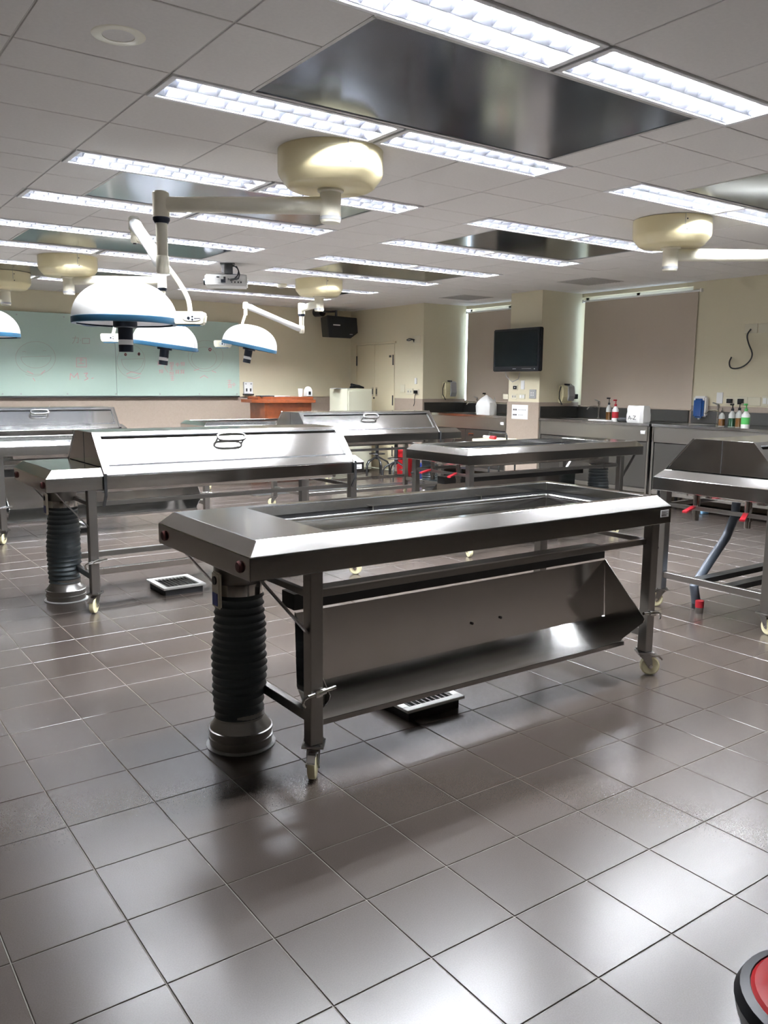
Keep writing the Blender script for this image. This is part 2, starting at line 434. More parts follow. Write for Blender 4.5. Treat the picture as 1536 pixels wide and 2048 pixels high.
for a, b, k in ybands:
    for x0, x1 in zip(XA[:-1], XA[1:]):
        if k == 'f' and any(x0 >= B[0] - .02 and x1 <= B[1] + .02 for B in BANKS): continue
        segs = [(x0, x1)]
        if k == 'm':
            for m0_, m1_ in MIR:
                ns = []
                for s0, s1 in segs:
                    if s1 <= m0_ or s0 >= m1_: ns.append((s0, s1)); continue
                    if s0 < m0_ - .02: ns.append((s0, m0_))
                    if s1 > m1_ + .02: ns.append((m1_, s1))
                segs = ns
        for s0, s1 in segs:
            ceil_tile(s0, s1, a, b)
# cut the grid where panels and fixtures sit: build bars only outside them
grid = MB()
def free(x, y):
    for a, b, k in ybands:
        if a <= y <= b:
            if k == 'f' and any(B[0] + .01 < x < B[1] - .01 for B in BANKS): return False
            if k == 'm' and any(m[0] - .001 < x < m[1] + .001 for m in MIR): return False
    return True
for x in XA[1:-1]:
    run = None
    for a, b, k in ybands:
        ok = free(x, (a + b) / 2)
        if ok and run is None: run = a
        if not ok and run is not None: grid.box((x - .011, run, H + .004), (x + .011, a, H + .03)); run = None
    if run is not None: grid.box((x - .011, run, H + .004), (x + .011, YB, H + .03))
for q, (a, b, k) in enumerate(ybands):
    if a <= YN: continue
    kp = ybands[q - 1][2]
    xs = sorted(set(XA + [m for M_ in MIR for m in M_]))
    for x0, x1 in zip(xs[:-1], xs[1:]):
        xm = (x0 + x1) / 2
        if kp == 'm' and k == 'm' and any(M_[0] < xm < M_[1] for M_ in MIR): continue
        grid.box((x0, a - .011, H + .0045), (x1, a + .011, H + .031))
grid.build('ceiling_grid', CEILG, ce)

# stainless panels between the light rows
for bi, (m0_, m1_) in enumerate(MIR):
    for k in (0, 2, 4, 6):
        y0, y1 = FAR[k] + .012, FAR[k + 1] - FW - .012
        pm = MB().box((m0_ + .004, y0, H + .002), (m1_ - .004, y1, H + .012))
        o = pm.build('ceiling_exhaust_panel', PERF, bevel=.002)
        lab = {(0, 0): 'large perforated stainless ceiling panel beside the big pale lamp canopy',
               (0, 2): 'stainless ceiling panel above the hooded table with the grey duct hose',
               (0, 4): 'stainless ceiling panel reflecting a lamp canopy near the projector',
               (0, 6): 'stainless ceiling panel just in front of the green writing board',
               (1, 0): 'stainless ceiling panel beside the lamp canopy with the bright horizontal arm',
               (1, 2): 'stainless ceiling panel above the open table near the television pilaster',
               (1, 4): 'stainless ceiling panel next to the lamp canopy nearest the loudspeaker',
               (1, 6): 'stainless ceiling panel above the lectern end of the room'}[(bi, k)]
        tag(o, lab, 'ceiling panel', 'stainless ceiling panels')
        fr = MB()
        for a, b in (((m0_ - .012, y0 - .012), (m1_ + .012, y0 + .006)), ((m0_ - .012, y1 - .006), (m1_ + .012, y1 + .012)), ((m0_ - .012, y0), (m0_ + .006, y1)), ((m1_ - .006, y0), (m1_ + .012, y1))):
            fr.box((a[0], a[1], H - .002), (b[0], b[1], H + .02))
        fr.build('frame', CEILG, o)

# louvred fluorescent fixtures
def make_fixture():
    L, W = 1.235, FW - .012
    r = thing('ceiling_light', '', 'ceiling light')
    hl, hw = L / 2, W / 2
    hs = MB()
    hs.box((-hl + .02, -hw + .02, .10), (hl - .02, hw - .02, .105))
    for sy in (-1, 1):
        hs.quad((-hl + .02, sy * (hw - .02), .0), (hl - .02, sy * (hw - .02), .0), (hl - .02, sy * (hw - .045), .10), (-hl + .02, sy * (hw - .045), .10))
    for sx in (-1, 1):
        hs.box((sx * (hl - .02) - .002, -hw + .02, 0), (sx * (hl - .02) + .002, hw - .02, .10))
    hs.build('housing', FIXW, r)
    fr = MB()
    fr.box((-hl, -hw, -.006), (hl, -hw + .022, .006)).box((-hl, hw - .022, -.006), (hl, hw, .006)).box((-hl, -hw + .022, -.006), (-hl + .03, hw - .022, .006)).box((hl - .03, -hw + .022, -.006), (hl, hw - .022, .006))
    fr.build('frame', FIXW, r, bevel=.002)
    for sy in (-1, 1):
        MB().cyl((-hl + .05, sy * .066, .062), (hl - .05, sy * .066, .062), .019, 10).build('fluorescent_tube', TUBEM, r)
    sp = MB().prism([(-.003, .002), (.003, .002), (.024, .042), (-.024, .042)], 'x', -hl + .03, hl - .03); sp.build('spine', LOUV, r)
    for sy in (-1, 1):
        MB().prism([(sy * (hw - .022), .002), (sy * (hw - .025), .002), (sy * (hw - .050), .055), (sy * (hw - .022), .055)], 'x', -hl + .03, hl - .03).build('side_reflector', LOUV, r)
    NB = 12; b0 = None
    for k in range(NB):
        x = -hl + .03 + (L - .06) * (k + .5) / NB
        if b0 is None:
            # V shaped cross blade with a scalloped lower edge
            mb = MB()
            for sy in (-1, 1):
                rings = []
                for q in range(7):
                    y = sy * (.006 + (hw - .036) * q / 6); zl = .004 + .016 * math.sin(PI * q / 6)
                    rings.append([Vector((-.0015, y, zl)), Vector((.0015, y, zl)), Vector((.012, y, .050)), Vector((-.012, y, .050))])
                mb.rings(rings, True, False)
            b0 = mb.build('louver_blade', LOUV, r); o = b0
        else:
            o = b0.copy(); COL.objects.link(o); o.parent = r
        o.location = (x, 0, 0)
    return r
fx = make_fixture(); used = False
ORD = ['eighth', 'seventh', 'sixth', 'fifth', 'fourth', 'third', 'second', 'first']
for k, fy in enumerate(FAR):
    for bi, (b0_, b1_) in enumerate(BANKS):
        for h in (0, 1):
            ln = (b1_ - b0_) / 2
            o = fx if not used else copy_tree(fx); used = True
            o.location = (b0_ + ln * (h + .5), fy - FW / 2, H)
            o['label'] = 'louvred ceiling light, %s row from the board wall, %s counted from the windows' % (ORD[k], ['fourth', 'third', 'second', 'first'][bi * 2 + h])
            o['category'] = 'ceiling light'; o['group'] = 'louvred fluorescent ceiling lights'

# round downlight, smoke detector, square vents
p = on_z(237, 71, H)
dl = thing('recessed_downlight', 'round recessed downlight with a pale ring, unlit, in a plain ceiling tile', 'downlight', (p.x, p.y, H))
MB().lathe([(.060, -.002), (.095, -.002), (.100, .0), (.098, .004)], 28, caps=False).lathe([(.060, -.002), (.052, .03)], 28, caps=False).build('trim_ring', IVORY, dl)
MB().lathe([(.056, .012), (.03, .006), (.001, .004)], 24, caps=False).build('lens', STEEL_B, dl)
p = on_z(563, 568, H)
sd = thing('smoke_detector', 'small cream smoke detector on the ceiling near the projector', 'smoke detector', (p.x, p.y, H))
MB().lathe([(.075, 0), (.075, -.02), (.055, -.045), (.001, -.048)], 20).build('body', IVORY, sd)
MB().lathe([(.03, -.047), (.026, -.056), (.001, -.057)], 14).build('sensor', GREYP, sd)
for px_, py_, lab in ((1180, 563, 'square ceiling air vent in front of the wide roller blind'), (932, 595, 'square ceiling air vent in front of the far roller blind')):
    p = on_z(px_, py_, H)
    v = thing('ceiling_vent', lab, 'vent', (p.x, p.y, H), group='ceiling air vents')
    MB().box((-.29, -.29, -.004), (.29, -.26, .004)).box((-.29, .26, -.004), (.29, .29, .004)).box((-.29, -.26, -.004), (-.26, .26, .004)).box((.26, -.26, -.004), (.29, .26, .004)).build('frame', CEILG, v)
    for k in range(11):
        MB().box((-.26, -.255 + k * .048, -.010), (.26, -.240 + k * .048, .0)).build('slat', CEILG, v)
    MB().box((-.26, -.26, -.0005), (.26, .26, .0)).build('backing', GREYP, v)

# ------------------------------------------------------------------ dissection tables
TL, TW = 2.34, 0.865            # outer length and width
ZB, ZC, ZT = 0.800, 0.885, 0.935   # band bottom, chamfer foot, top
LEGX = (-0.888, 1.094); LEGY = 0.378
OPX = (-0.81, 1.065); OPY = (-0.335, 0.325)
def rect(x0, x1, y0, y1, z): return [Vector((x0, y0, z)), Vector((x1, y0, z)), Vector((x1, y1, z)), Vector((x0, y1, z))]
def make_caster(parent, x, y, rot, brake=True):
    """swivel caster: plate, fork, wheel, brake"""
    c = MB()
    M = Matrix.Translation((x, y, 0)) @ Matrix.Rotation(rot, 4, 'Z')
    c.box((-.042, -.042, .120), (.042, .042, .128), M)
    for sx in (-1, 1): c.cyl(M @ Vector((sx * .032, .03, .118)), M @ Vector((sx * .032, .03, .136)), .006, 8)
    c.lathe([(.024, .105), (.028, .120)], 14, M)
    for s_ in (-1, 1):
        pts = [(-.028, .108), (.028, .108), (.036, .080), (.040, .046), (.030, .036), (.018, .042), (-.010, .085)]
        vs = [M @ Vector((u, s_ * .0205, z)) for u, z in pts] + [M @ Vector((u, s_ * .0235, z)) for u, z in pts]
        k = len(pts)
        c._add(vs, [tuple(range(k)), tuple(range(2 * k - 1, k - 1, -1))] + [(i, (i + 1) % k, k + (i + 1) % k, k + i) for i in range(k)])
    c.box((-.030, -.0235, .104), (.030, .0235, .110), M)
    o = c.build('caster', STEEL_D, parent)
    ax = M @ Vector((.030, 0, .050))
    A = Matrix.Translation(ax) @ Matrix.Rotation(rot, 4, 'Z') @ Matrix.Rotation(PI / 2, 4, 'X')
    MB().lathe([(.010, -.018), (.030, -.014), (.042, -.016), (.0485, -.013), (.050, 0), (.0485, .013), (.042, .016), (.030, .014), (.010, .018)], 28, A).build('wheel', NYLON, o)
    MB().lathe([(.009, -.027), (.009, .027)], 10, A).build('axle', STEEL_B, o)
    if brake:
        b = MB(); P_ = [(.02, .106), (.070, .108), (.092, .088), (.088, .080), (.066, .098), (.02, .098)]
        vs = [M @ Vector((u, -.015, z)) for u, z in P_] + [M @ Vector((u, .015, z)) for u, z in P_]; k = len(P_)
        b._add(vs, [tuple(range(k)), tuple(range(2 * k - 1, k - 1, -1))] + [(i, (i + 1) % k, k + (i + 1) % k, k + i) for i in range(k)])
        b.build('brake_pedal', STEEL_B, o)
    return o
def make_clamp(parent, x, y, z, sx):
    """screw clamp through a leg with a bent handle"""
    c = MB()
    c.cyl((x - sx * .045, y - .036, z - .004), (x + sx * .075, y - .036, z + .010), .008, 10)
    c.cyl((x - sx * .010, y - .036, z), (x + sx * .030, y - .036, z + .005), .013, 10)
    c.tube([(x - sx * .045, y - .036, z - .004), (x - sx * .062, y - .036, z - .012), (x - sx * .066, y - .036, z - .028), (x - sx * .058, y - .036, z - .042)], .006, 8)
    c.box((x - .014, y - .046, z - .012), (x + .014, y - .026, z + .014))
    return c.build('clamp_bolt', STEEL_B, parent)
def make_table(name, label, loc, rz, tray=True, drains=False, low_rail=False, hoodless=True, sticker=True, group='steel dissection tables'):
    r = thing(name, label, 'table', loc, rz, group)
    hx, hy = TL / 2, TW / 2; i = .05
    o_b = rect(-hx, hx, -hy, hy, ZB); o_c = rect(-hx, hx, -hy, hy, ZC); o_t = rect(-hx + i, hx - i, -hy + i, hy - i, ZT)
    op = rect(OPX[0], OPX[1], OPY[0], OPY[1], ZT); op2 = rect(OPX[0], OPX[1], OPY[0], OPY[1], ZT - .045)
    inb = rect(-hx + .015, hx - .015, -hy + .015, hy - .015, ZB); inc = rect(-hx + .015, hx - .015, -hy + .015, hy - .015, ZB + .012)
    m = MB(); base = 0
    rs = [inc, inb, o_b, o_c, o_t, op, op2]
    m.rings(rs, False, False)
    m.build('table_top', STEEL, r, bevel=.0022)
    # under plate closes the shell below, dark slot ledge around the basin
    MB().box((-hx + .016, -hy + .016, ZB + .006), (OPX[0] - .005, hy - .016, ZB + .012)).box((OPX[1] + .005, -hy + .016, ZB + .006), (hx - .016, hy - .016, ZB + .012)).box((OPX[0] - .005, -hy + .016, ZB + .006), (OPX[1] + .005, OPY[0] - .006, ZB + .012)).box((OPX[0] - .005, OPY[1] + .006, ZB + .006), (OPX[1] + .005, hy - .016, ZB + .012)).build('under_plate', STEEL_D, r)
    sl = MB(); a = rect(OPX[0] - .004, OPX[1] + .004, OPY[0] - .004, OPY[1] + .004, ZT - .075); b = rect(OPX[0] + .05, OPX[1] - .05, OPY[0] + .05, OPY[1] - .05, ZT - .075)
    c = rect(OPX[0] - .004, OPX[1] + .004, OPY[0] - .004, OPY[1] + .004, ZT - .044)
    sl.rings([c, a, b], False, False).build('suction_slot', DARKGAP, r)
    # basin with rolled lip
    x0, x1, y0, y1 = OPX[0] + .022, OPX[1] - .022, OPY[0] + .022, OPY[1] - .022
    bs = MB()
    bs.rings([rect(x0 - .001, x1 + .001, y0 - .001, y1 + .001, ZT - .070), rect(x0 - .001, x1 + .001, y0 - .001, y1 + .001, ZT - .062), rect(x0 + .008, x1 - .008, y0 + .008, y1 - .008, ZT - .058),
              rect(x0 + .016, x1 - .016, y0 + .016, y1 - .016, ZT - .064), rect(x0 + .035, x1 - .035, y0 + .035, y1 - .035, ZT - .175)], False, False)
    n0 = len(bs.v) - 4; bs.f.append([n0, n0 + 1, n0 + 2, n0 + 3]); bs.sm.append(False)
    bs.build('basin', STEEL, r, bevel=.002)
    for qx in (-.15, .55):
        MB().box((qx - .004, OPY[1] - .024, ZT - .066), (qx + .004, OPY[1] + .001, ZT - .040)).build('basin_clip', STEEL_B, r)
    # bumpers on the plate end
    for y in (-hy + .075, hy - .075):
        MB().lathe([(.022, 0), (.022, .006), (.017, .012), (.001, .013)], 16, Matrix.Translation((-hx, y, .842)) @ Matrix.Rotation(-PI / 2, 4, 'Y')).build('bumper', RUBBER, r)
    # legs with casters
    for x in LEGX:
        for y in (-LEGY, LEGY):
            MB().box((x - .0275, y - .0275, .128), (x + .0275, y + .0275, ZB + .006)).build('leg', STEEL_D, r, bevel=.003)
            make_caster(r, x, y, {True: 4.05, False: -.62}[x < 0] + (0 if y < 0 else 1.9), brake=True)
    # diagonal braces at the plate end
    for y in (-LEGY, LEGY):
        MB().bar((-hx + .055, y, ZB + .004), (LEGX[0] - .01, y, .545), .028, .006).build('brace', STEEL_D, r)
    # low side stretchers, long upper rails
    for x in LEGX:
        MB().box((x - .015, -LEGY, .205), (x + .015, LEGY, .245)).build('side_stretcher', STEEL_D, r, bevel=.002)
    for y in ((-LEGY + .02, LEGY - .02)):
        MB().box((LEGX[0], y - .012, .688), (LEGX[1], y + .012, .716)).build('upper_rail', STEEL_D, r, bevel=.002)
    for x in LEGX:
        MB().box((x - .012, -LEGY, .69), (x + .012, LEGY, .715)).build('cross_rail', STEEL_D, r, bevel=.002)
    for x, s_ in ((LEGX[0], 1), (LEGX[1], -1)):
        make_clamp(r, x, -LEGY, .335, s_)
    MB().cyl((LEGX[1] + .03, -LEGY, .665), (LEGX[1] + .055, -LEGY, .665), .009, 8).build('stop_bolt', BLACKM, r)
    if tray:
        xa, xb = -.84, 1.02
        P_ = [(-.155, .576), (-.167, .278), (-.300, .170)]
        tr = MB()
        tr.quad((xa, P_[1][0], P_[1][1]), (xb, P_[1][0], P_[1][1]), (xb, P_[0][0], P_[0][1]), (xa, P_[0][0], P_[0][1]), .002)
        t_o = tr.build('tray_back', STEEL, r)
        MB().quad((xa, P_[2][0], P_[2][1]), (xb, P_[2][0], P_[2][1]), (xb, P_[1][0], P_[1][1]), (xa, P_[1][0], P_[1][1]), .002).build('tray_floor', STEEL, r)
        MB().box((xa, P_[2][0] - .004, P_[2][1] - .018), (xb, P_[2][0] + .002, P_[2][1] + .002)).build('tray_lip', STEEL_D, r)
        for x in (xa, xb):
            MB().prism([(-.155, .580), (-.172, .272), (-.275, .166), (-.415, .298), (-.422, .318)], 'x', x - .002, x + .002).build('tray_end', STEEL, r)
        MB().box((xa, -.150, .585), (xb, -.050, .650)).build('tray_beam', BLACKM, r)
        for hxp in (.09, .27):
            MB().cyl((hxp, P_[0][0] - .014, .385), (hxp, P_[0][0] - .008, .385), .007, 8).build('tray_screw', BLACKM, r)
    if low_rail:
        MB().box((LEGX[0], -LEGY - .02, .245), (LEGX[1], -LEGY + .02, .285)).build('low_rail', STEEL, r, bevel=.002)
        MB().box((LEGX[0], LEGY - .02, .205), (LEGX[1], LEGY + .02, .245)).build('low_rail', STEEL_D, r, bevel=.002)
    if drains:
        for y in (.10, -.12):
            MB().box((LEGX[0], y - .035, .205), (LEGX[1], y + .035, .240)).build('shelf_bar', BLACKM, r)
        for y, a in ((.20, .5), (-.16, .2)):
            x = hx - .10
            pv = MB().cyl((x, y, ZB + .01), (x, y, .70), .022, 12).cyl((x, y, .705), (x, y, .665), .027, 12).cyl((x, y, .665), (x, y, .62), .020, 12).build('drain_valve', STEEL_B, r)
            MB().bar((x + .02, y, .712), (x + .16, y + a * .12, .690), .030, .012).build('valve_lever', REDV, pv)
    if sticker:
        st = MB().box((hx - .085, -hy - .0012, .833), (hx - .022, -hy, .868)).build('sticker', PAPER, r)
        for q in range(4):
            MB().box((hx - .080, -hy - .0016, .861 - q * .007), (hx - .028 - .012 * (q % 2), -hy - .0012, .8625 - q * .007 + (.002 if q == 3 else 0))).build('sticker_print', INK, st)
    return r
XC1, XC2 = 2.063, 5.475
make_table('dissection_table', 'open steel dissection table with a duct hose, standing alone in front of the others', (XC1, -.96, 0), 0)
make_table('dissection_table', 'steel dissection table under a hood, beside the raised floor grate', (XC1, 1.80, 0), 0, tray=False, low_rail=True)
make_table('dissection_table', 'open steel dissection table with white tray, between two hooded tables', (XC1, 4.58, 0), 0)
make_table('dissection_table', 'steel dissection table under a hood, in front of the green board', (XC1, 7.30, 0), 0)
make_table('dissection_table', 'steel dissection table under a panelled hood, beside the steel sink counters', (XC2, -.91, 0), PI, drains=True, tray=False)
make_table('dissection_table', 'open steel dissection table with red drain valves, in front of the television pilaster', (XC2, 1.82, 0), PI, drains=True)
make_table('dissection_table', 'steel dissection table under a hood, near the black stools and red bucket', (XC2, 4.62, 0), PI, tray=False, low_rail=True)
make_table('dissection_table', 'open steel dissection table in front of the wooden lectern', (XC2, 7.30, 0), PI)

# hoods that sit over the tables
def make_hood(label, loc, rz):
    r = thing('table_hood', label, 'hood', (loc[0], loc[1], ZT + .001), rz, 'hinged steel hoods on the tables')
    xa, xb = -.81, 1.075; zt = .212; yt = .205; yb = .385
    zl = -.045; yl = hyl = TW / 2 + .004
    # top panel
    MB().box((xa, -yt, zt - .003), (xb, yt, zt)).build('top_panel', STEEL, r, bevel=.001)
    # sloping panels: frame border and recessed field
    for s_ in (-1, 1):
        def SP(u, v, off=0.0):     # u along x (0..1), v down the slope (0..1)
            y = yt + (yl - yt) * v; z = zt + (zl - zt) * v
            nrm = Vector((0, (zt - zl), (yl - yt))).normalized() * off
            return Vector((xa + (xb - xa) * u, s_ * (y + nrm.y), z + nrm.z))
        fr = MB()
        for (u0, u1, v0, v1) in ((0, 1, 0, .10), (0, 1, .78, 1), (0, .022, .10, .78), (.978, 1, .10, .78)):
            fr.quad(SP(u0, v0), SP(u1, v0), SP(u1, v1), SP(u0, v1), .002 * s_)
        f_o = fr.build('side_frame', STEEL, r)
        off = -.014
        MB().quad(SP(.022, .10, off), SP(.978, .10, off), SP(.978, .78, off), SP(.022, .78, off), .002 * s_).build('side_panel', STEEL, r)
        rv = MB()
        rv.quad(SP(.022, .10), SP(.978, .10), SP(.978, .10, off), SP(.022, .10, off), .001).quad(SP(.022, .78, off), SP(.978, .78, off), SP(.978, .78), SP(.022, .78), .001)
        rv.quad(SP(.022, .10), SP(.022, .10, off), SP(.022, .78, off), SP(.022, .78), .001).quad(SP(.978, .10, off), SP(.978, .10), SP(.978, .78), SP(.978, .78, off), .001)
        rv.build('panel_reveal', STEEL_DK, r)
        for v_, dv_ in ((.094, .012), (.785, .018)): MB().quad(SP(.022, v_ - dv_, .0012), SP(.978, v_ - dv_, .0012), SP(.978, v_ + dv_, .0012), SP(.022, v_ + dv_, .0012), .0008 * s_).build('shade_strip', DARKGAP, r)  # dark lines laid along the recess edges as painted shade, no real seal
        # handle: rounded loop standing on the upper part of the slope
        hc = .50; hw_, hh_ = .066, .075
        pts = []
        for k in range(25):
            a = 2 * PI * k / 24
            u = math.copysign(abs(math.cos(a)) ** .6, math.cos(a)) * .105; v = math.copysign(abs(math.sin(a)) ** .75, math.sin(a)) * .09
            pts.append(SP((.50 - xa / 1 * 0) + u / (xb - xa), 0.27 + v, .030))
        ho = MB().tube(pts, .0105, 8).build('handle', HANDLE_S, r)
        for u in (-.104, .104): MB().cyl(SP(.5 + u / (xb - xa), .27, off), SP(.5 + u / (xb - xa), .27, .030), .008, 8).build('handle_stud', STEEL_D, ho)
    # end plates with seam
    for x in (xa, xb):
        poly = [(-yl + .004, zl), (-yt, zt - .002), (yt, zt - .002), (yl - .004, zl), (yl - .08, -.001 + .004), (-yl + .08, .003)]
        e = MB().prism(poly, 'x', x - .002, x + .002).build('end_plate', STEEL, r)
        MB().box((x - .0035, -.002, .006), (x + .0035, .002, zt - .006)).build('end_seam', DARKGAP, e)
        for s_ in (-1, 1):
            MB().bar((x, s_ * (yl), zl + .004), (x, s_ * (yt), zt), .014, .006).build('end_trim', STEEL_B, e)
    # hook brackets hanging over the table rim
    for x in (xa - .004, xb + .004):
        for s_ in (-1, 1):
            y = s_ * (yl + .008)
            b = MB().box((x - .009, min(y, y + s_ * .010), zl - .13), (x + .009, max(y, y + s_ * .010), zl + .010))
            b.bar((x, y + s_ * .005, zl - .125), (x, y - s_ * .050, zl - .205), .018, .010)
            b.build('hook_bracket', BLACKM, r)
    return r
make_hood('steel hood with oval handle on the table beside the raised floor grate', (XC1, 1.80), 0)
make_hood('steel hood with oval handle on the table in front of the green board', (XC1, 7.30), 0)
make_hood('steel hood with seamed end plate, beside the steel sink counters', (XC2, -.91), PI)
make_hood('steel hood with arched handle, between the white cabinet and the black stools', (XC2, 4.62), PI)

# flexible exhaust ducts rising from the floor to the plate end of each table
def make_duct(label, x, y, mirrored=False):
    r = thing('exhaust_duct', label, 'duct', (x, y, 0), PI if mirrored else 0, 'flexible exhaust ducts under the tables')
    MB().lathe([(.142, 0), (.143, .004), (.134, .007)], 36).build('floor_seal', GREYP, r)
    MB().lathe([(.127, .004), (.127, .030), (.132, .032), (.132, .042), (.127, .044), (.127, .066), (.132, .068), (.132, .076), (.126, .078), (.100, .116), (.098, .118), (.098, .150), (.096, .150)], 36, caps=False).build('floor_collar', STEEL_D, r)
    prof = []; N = 18; z0, z1 = .128, .690
    for k in range(N * 4 + 1):
        u = k / (N * 4); bulge = .012 * math.sin(PI * min(1, u * 1.25)); ph = k % 4
        rr = .096 + bulge + (.0050 if ph == 0 else (.0005 if ph in (1, 3) else -.0015))
        prof.append((rr + random.uniform(-.0012, .0012), z0 + (z1 - z0) * u, u))
    rings = []
    seg = 40
    for rr, z, u in prof:
        dx = .012 * (u - .5); ph0 = random.uniform(0, 6)
        rings.append([Vector((dx + (rr + .0022 * math.sin(3 * a + ph0 * .15 + z * 30)) * math.cos(a), (rr + .0022 * math.sin(3 * a + z * 30)) * math.sin(a), z + .005 * math.sin(PI * u) * math.sin(a + 1.0))) for a in [2 * PI * j / seg for j in range(seg)]])
    mb = MB(); mb.rings(rings, False, True); mb.build('bellows_hose', BELLOWS, r)
    MB().lathe([(.103, .645), (.104, .668), (.103, .690)], 36, caps=False).build('hose_band', STEEL_B, r)
    MB().lathe([(.097, .66), (.097, .798)], 36, caps=False).build('top_collar', STEEL_D, r)
    # damper lever with blue label on the outer side
    lv = MB().box((-.118, -.075, .60), (-.104, -.005, .745)).build('damper_bracket', IVORY, r, bevel=.006, seg=2)
    MB().box((-.121, -.062, .612), (-.118, -.018, .662)).build('blue_label', BLUEP, lv)
    MB().cyl((-.124, -.040, .712), (-.100, -.040, .712), .017, 14).build('damper_knob', BLACKM, lv)
    return r
make_duct('dark ribbed exhaust duct under the open table that stands alone in front', 1.075, -.915)
make_duct('dark ribbed exhaust duct under the hooded table beside the raised floor grate', 1.105, 1.86)
make_duct('dark ribbed exhaust duct under the open table between two hooded tables', 1.09, 4.62)
make_duct('dark ribbed exhaust duct under the hooded table in front of the green board', 1.09, 7.34)
make_duct('dark ribbed exhaust duct under the hooded table beside the sink counters', 6.45, -.95, True)
make_duct('dark ribbed exhaust duct under the open table with red drain valves', 6.45, 1.78, True)
make_duct('dark ribbed exhaust duct under the hooded table near the black stools', 6.45, 4.58, True)
make_duct('dark ribbed exhaust duct under the open table in front of the lectern', 6.45, 7.26, True)

# raised floor grates below the tables
def make_grate(label, x0, x1, y0, y1):
    cx, cy = (x0 + x1) / 2, (y0 + y1) / 2; hx, hy = (x1 - x0) / 2, (y1 - y0) / 2
    r = thing('floor_grate', label, 'floor grate', (cx, cy, 0), 0, 'raised floor grates under the tables')
    MB().box((-hx + .02, -hy + .02, 0), (hx - .02, hy - .02, .030)).build('base', DARKGAP, r)
    MB().box((-hx + .02, -hy + .02, .030), (hx - .02, -hy + .03, .046)).box((-hx + .02, hy - .03, .030), (hx - .02, hy - .02, .046)).box((-hx + .02, -hy + .03, .030), (-hx + .03, hy - .03, .046)).box((hx - .03, -hy + .03, .030), (hx - .02, hy - .03, .046)).build('collar', BLACKM, r)
    f = MB(); wv = .038
    f.box((-hx, -hy, .045), (hx, -hy + wv, .060)).box((-hx, hy - wv, .045), (hx, hy, .060)).box((-hx, -hy + wv, .045), (-hx + wv, hy - wv, .060)).box((hx - wv, -hy + wv, .045), (hx, hy - wv, .060))
    f.build('frame', mat('grate_frame', (.62, .62, .60), .4, 0.4), r, bevel=.002)
    s0 = None
    for k in range(9):
        x = -hx + wv + (2 * hx - 2 * wv) * (k + .5) / 9
        if s0 is None: s0 = MB().box((-.004, -hy + wv, .040), (.004, hy - wv, .057)).build('slat', STEEL, r); o = s0
        else: o = s0.copy(); COL.objects.link(o)
        o.location.x = x
make_grate('raised square floor grate with dark slots, under the hooded table by the duct hose', 1.675, 1.99, 1.535, 1.885)
make_grate('raised floor grate in the shadow under the open table standing alone', 1.76, 2.09, -1.16, -.84)
make_grate('raised floor grate under the open table between two hooded tables', 1.70, 2.02, 4.4, 4.75)
make_grate('raised floor grate under the open table with red drain valves', 5.4, 5.72, 1.6, 1.94)

# floor trench cover crossing the aisle
tr = thing('floor_trench', 'dark floor trench with steel edges crossing the aisle behind the red bucket floor', 'trench', (6.2, 6.05, 0))
tr['label'] = 'dark straight floor trench with steel edge strips, crossing the tiles toward the red bucket'
MB().box((-1.6, -.10, .0), (1.6, .10, .003)).build('trench_cover', BLACKM, tr)
for y in (-.115, .115): MB().box((-1.6, y - .018, .0), (1.6, y + .018, .006)).build('edge_strip', STEEL_D, tr)

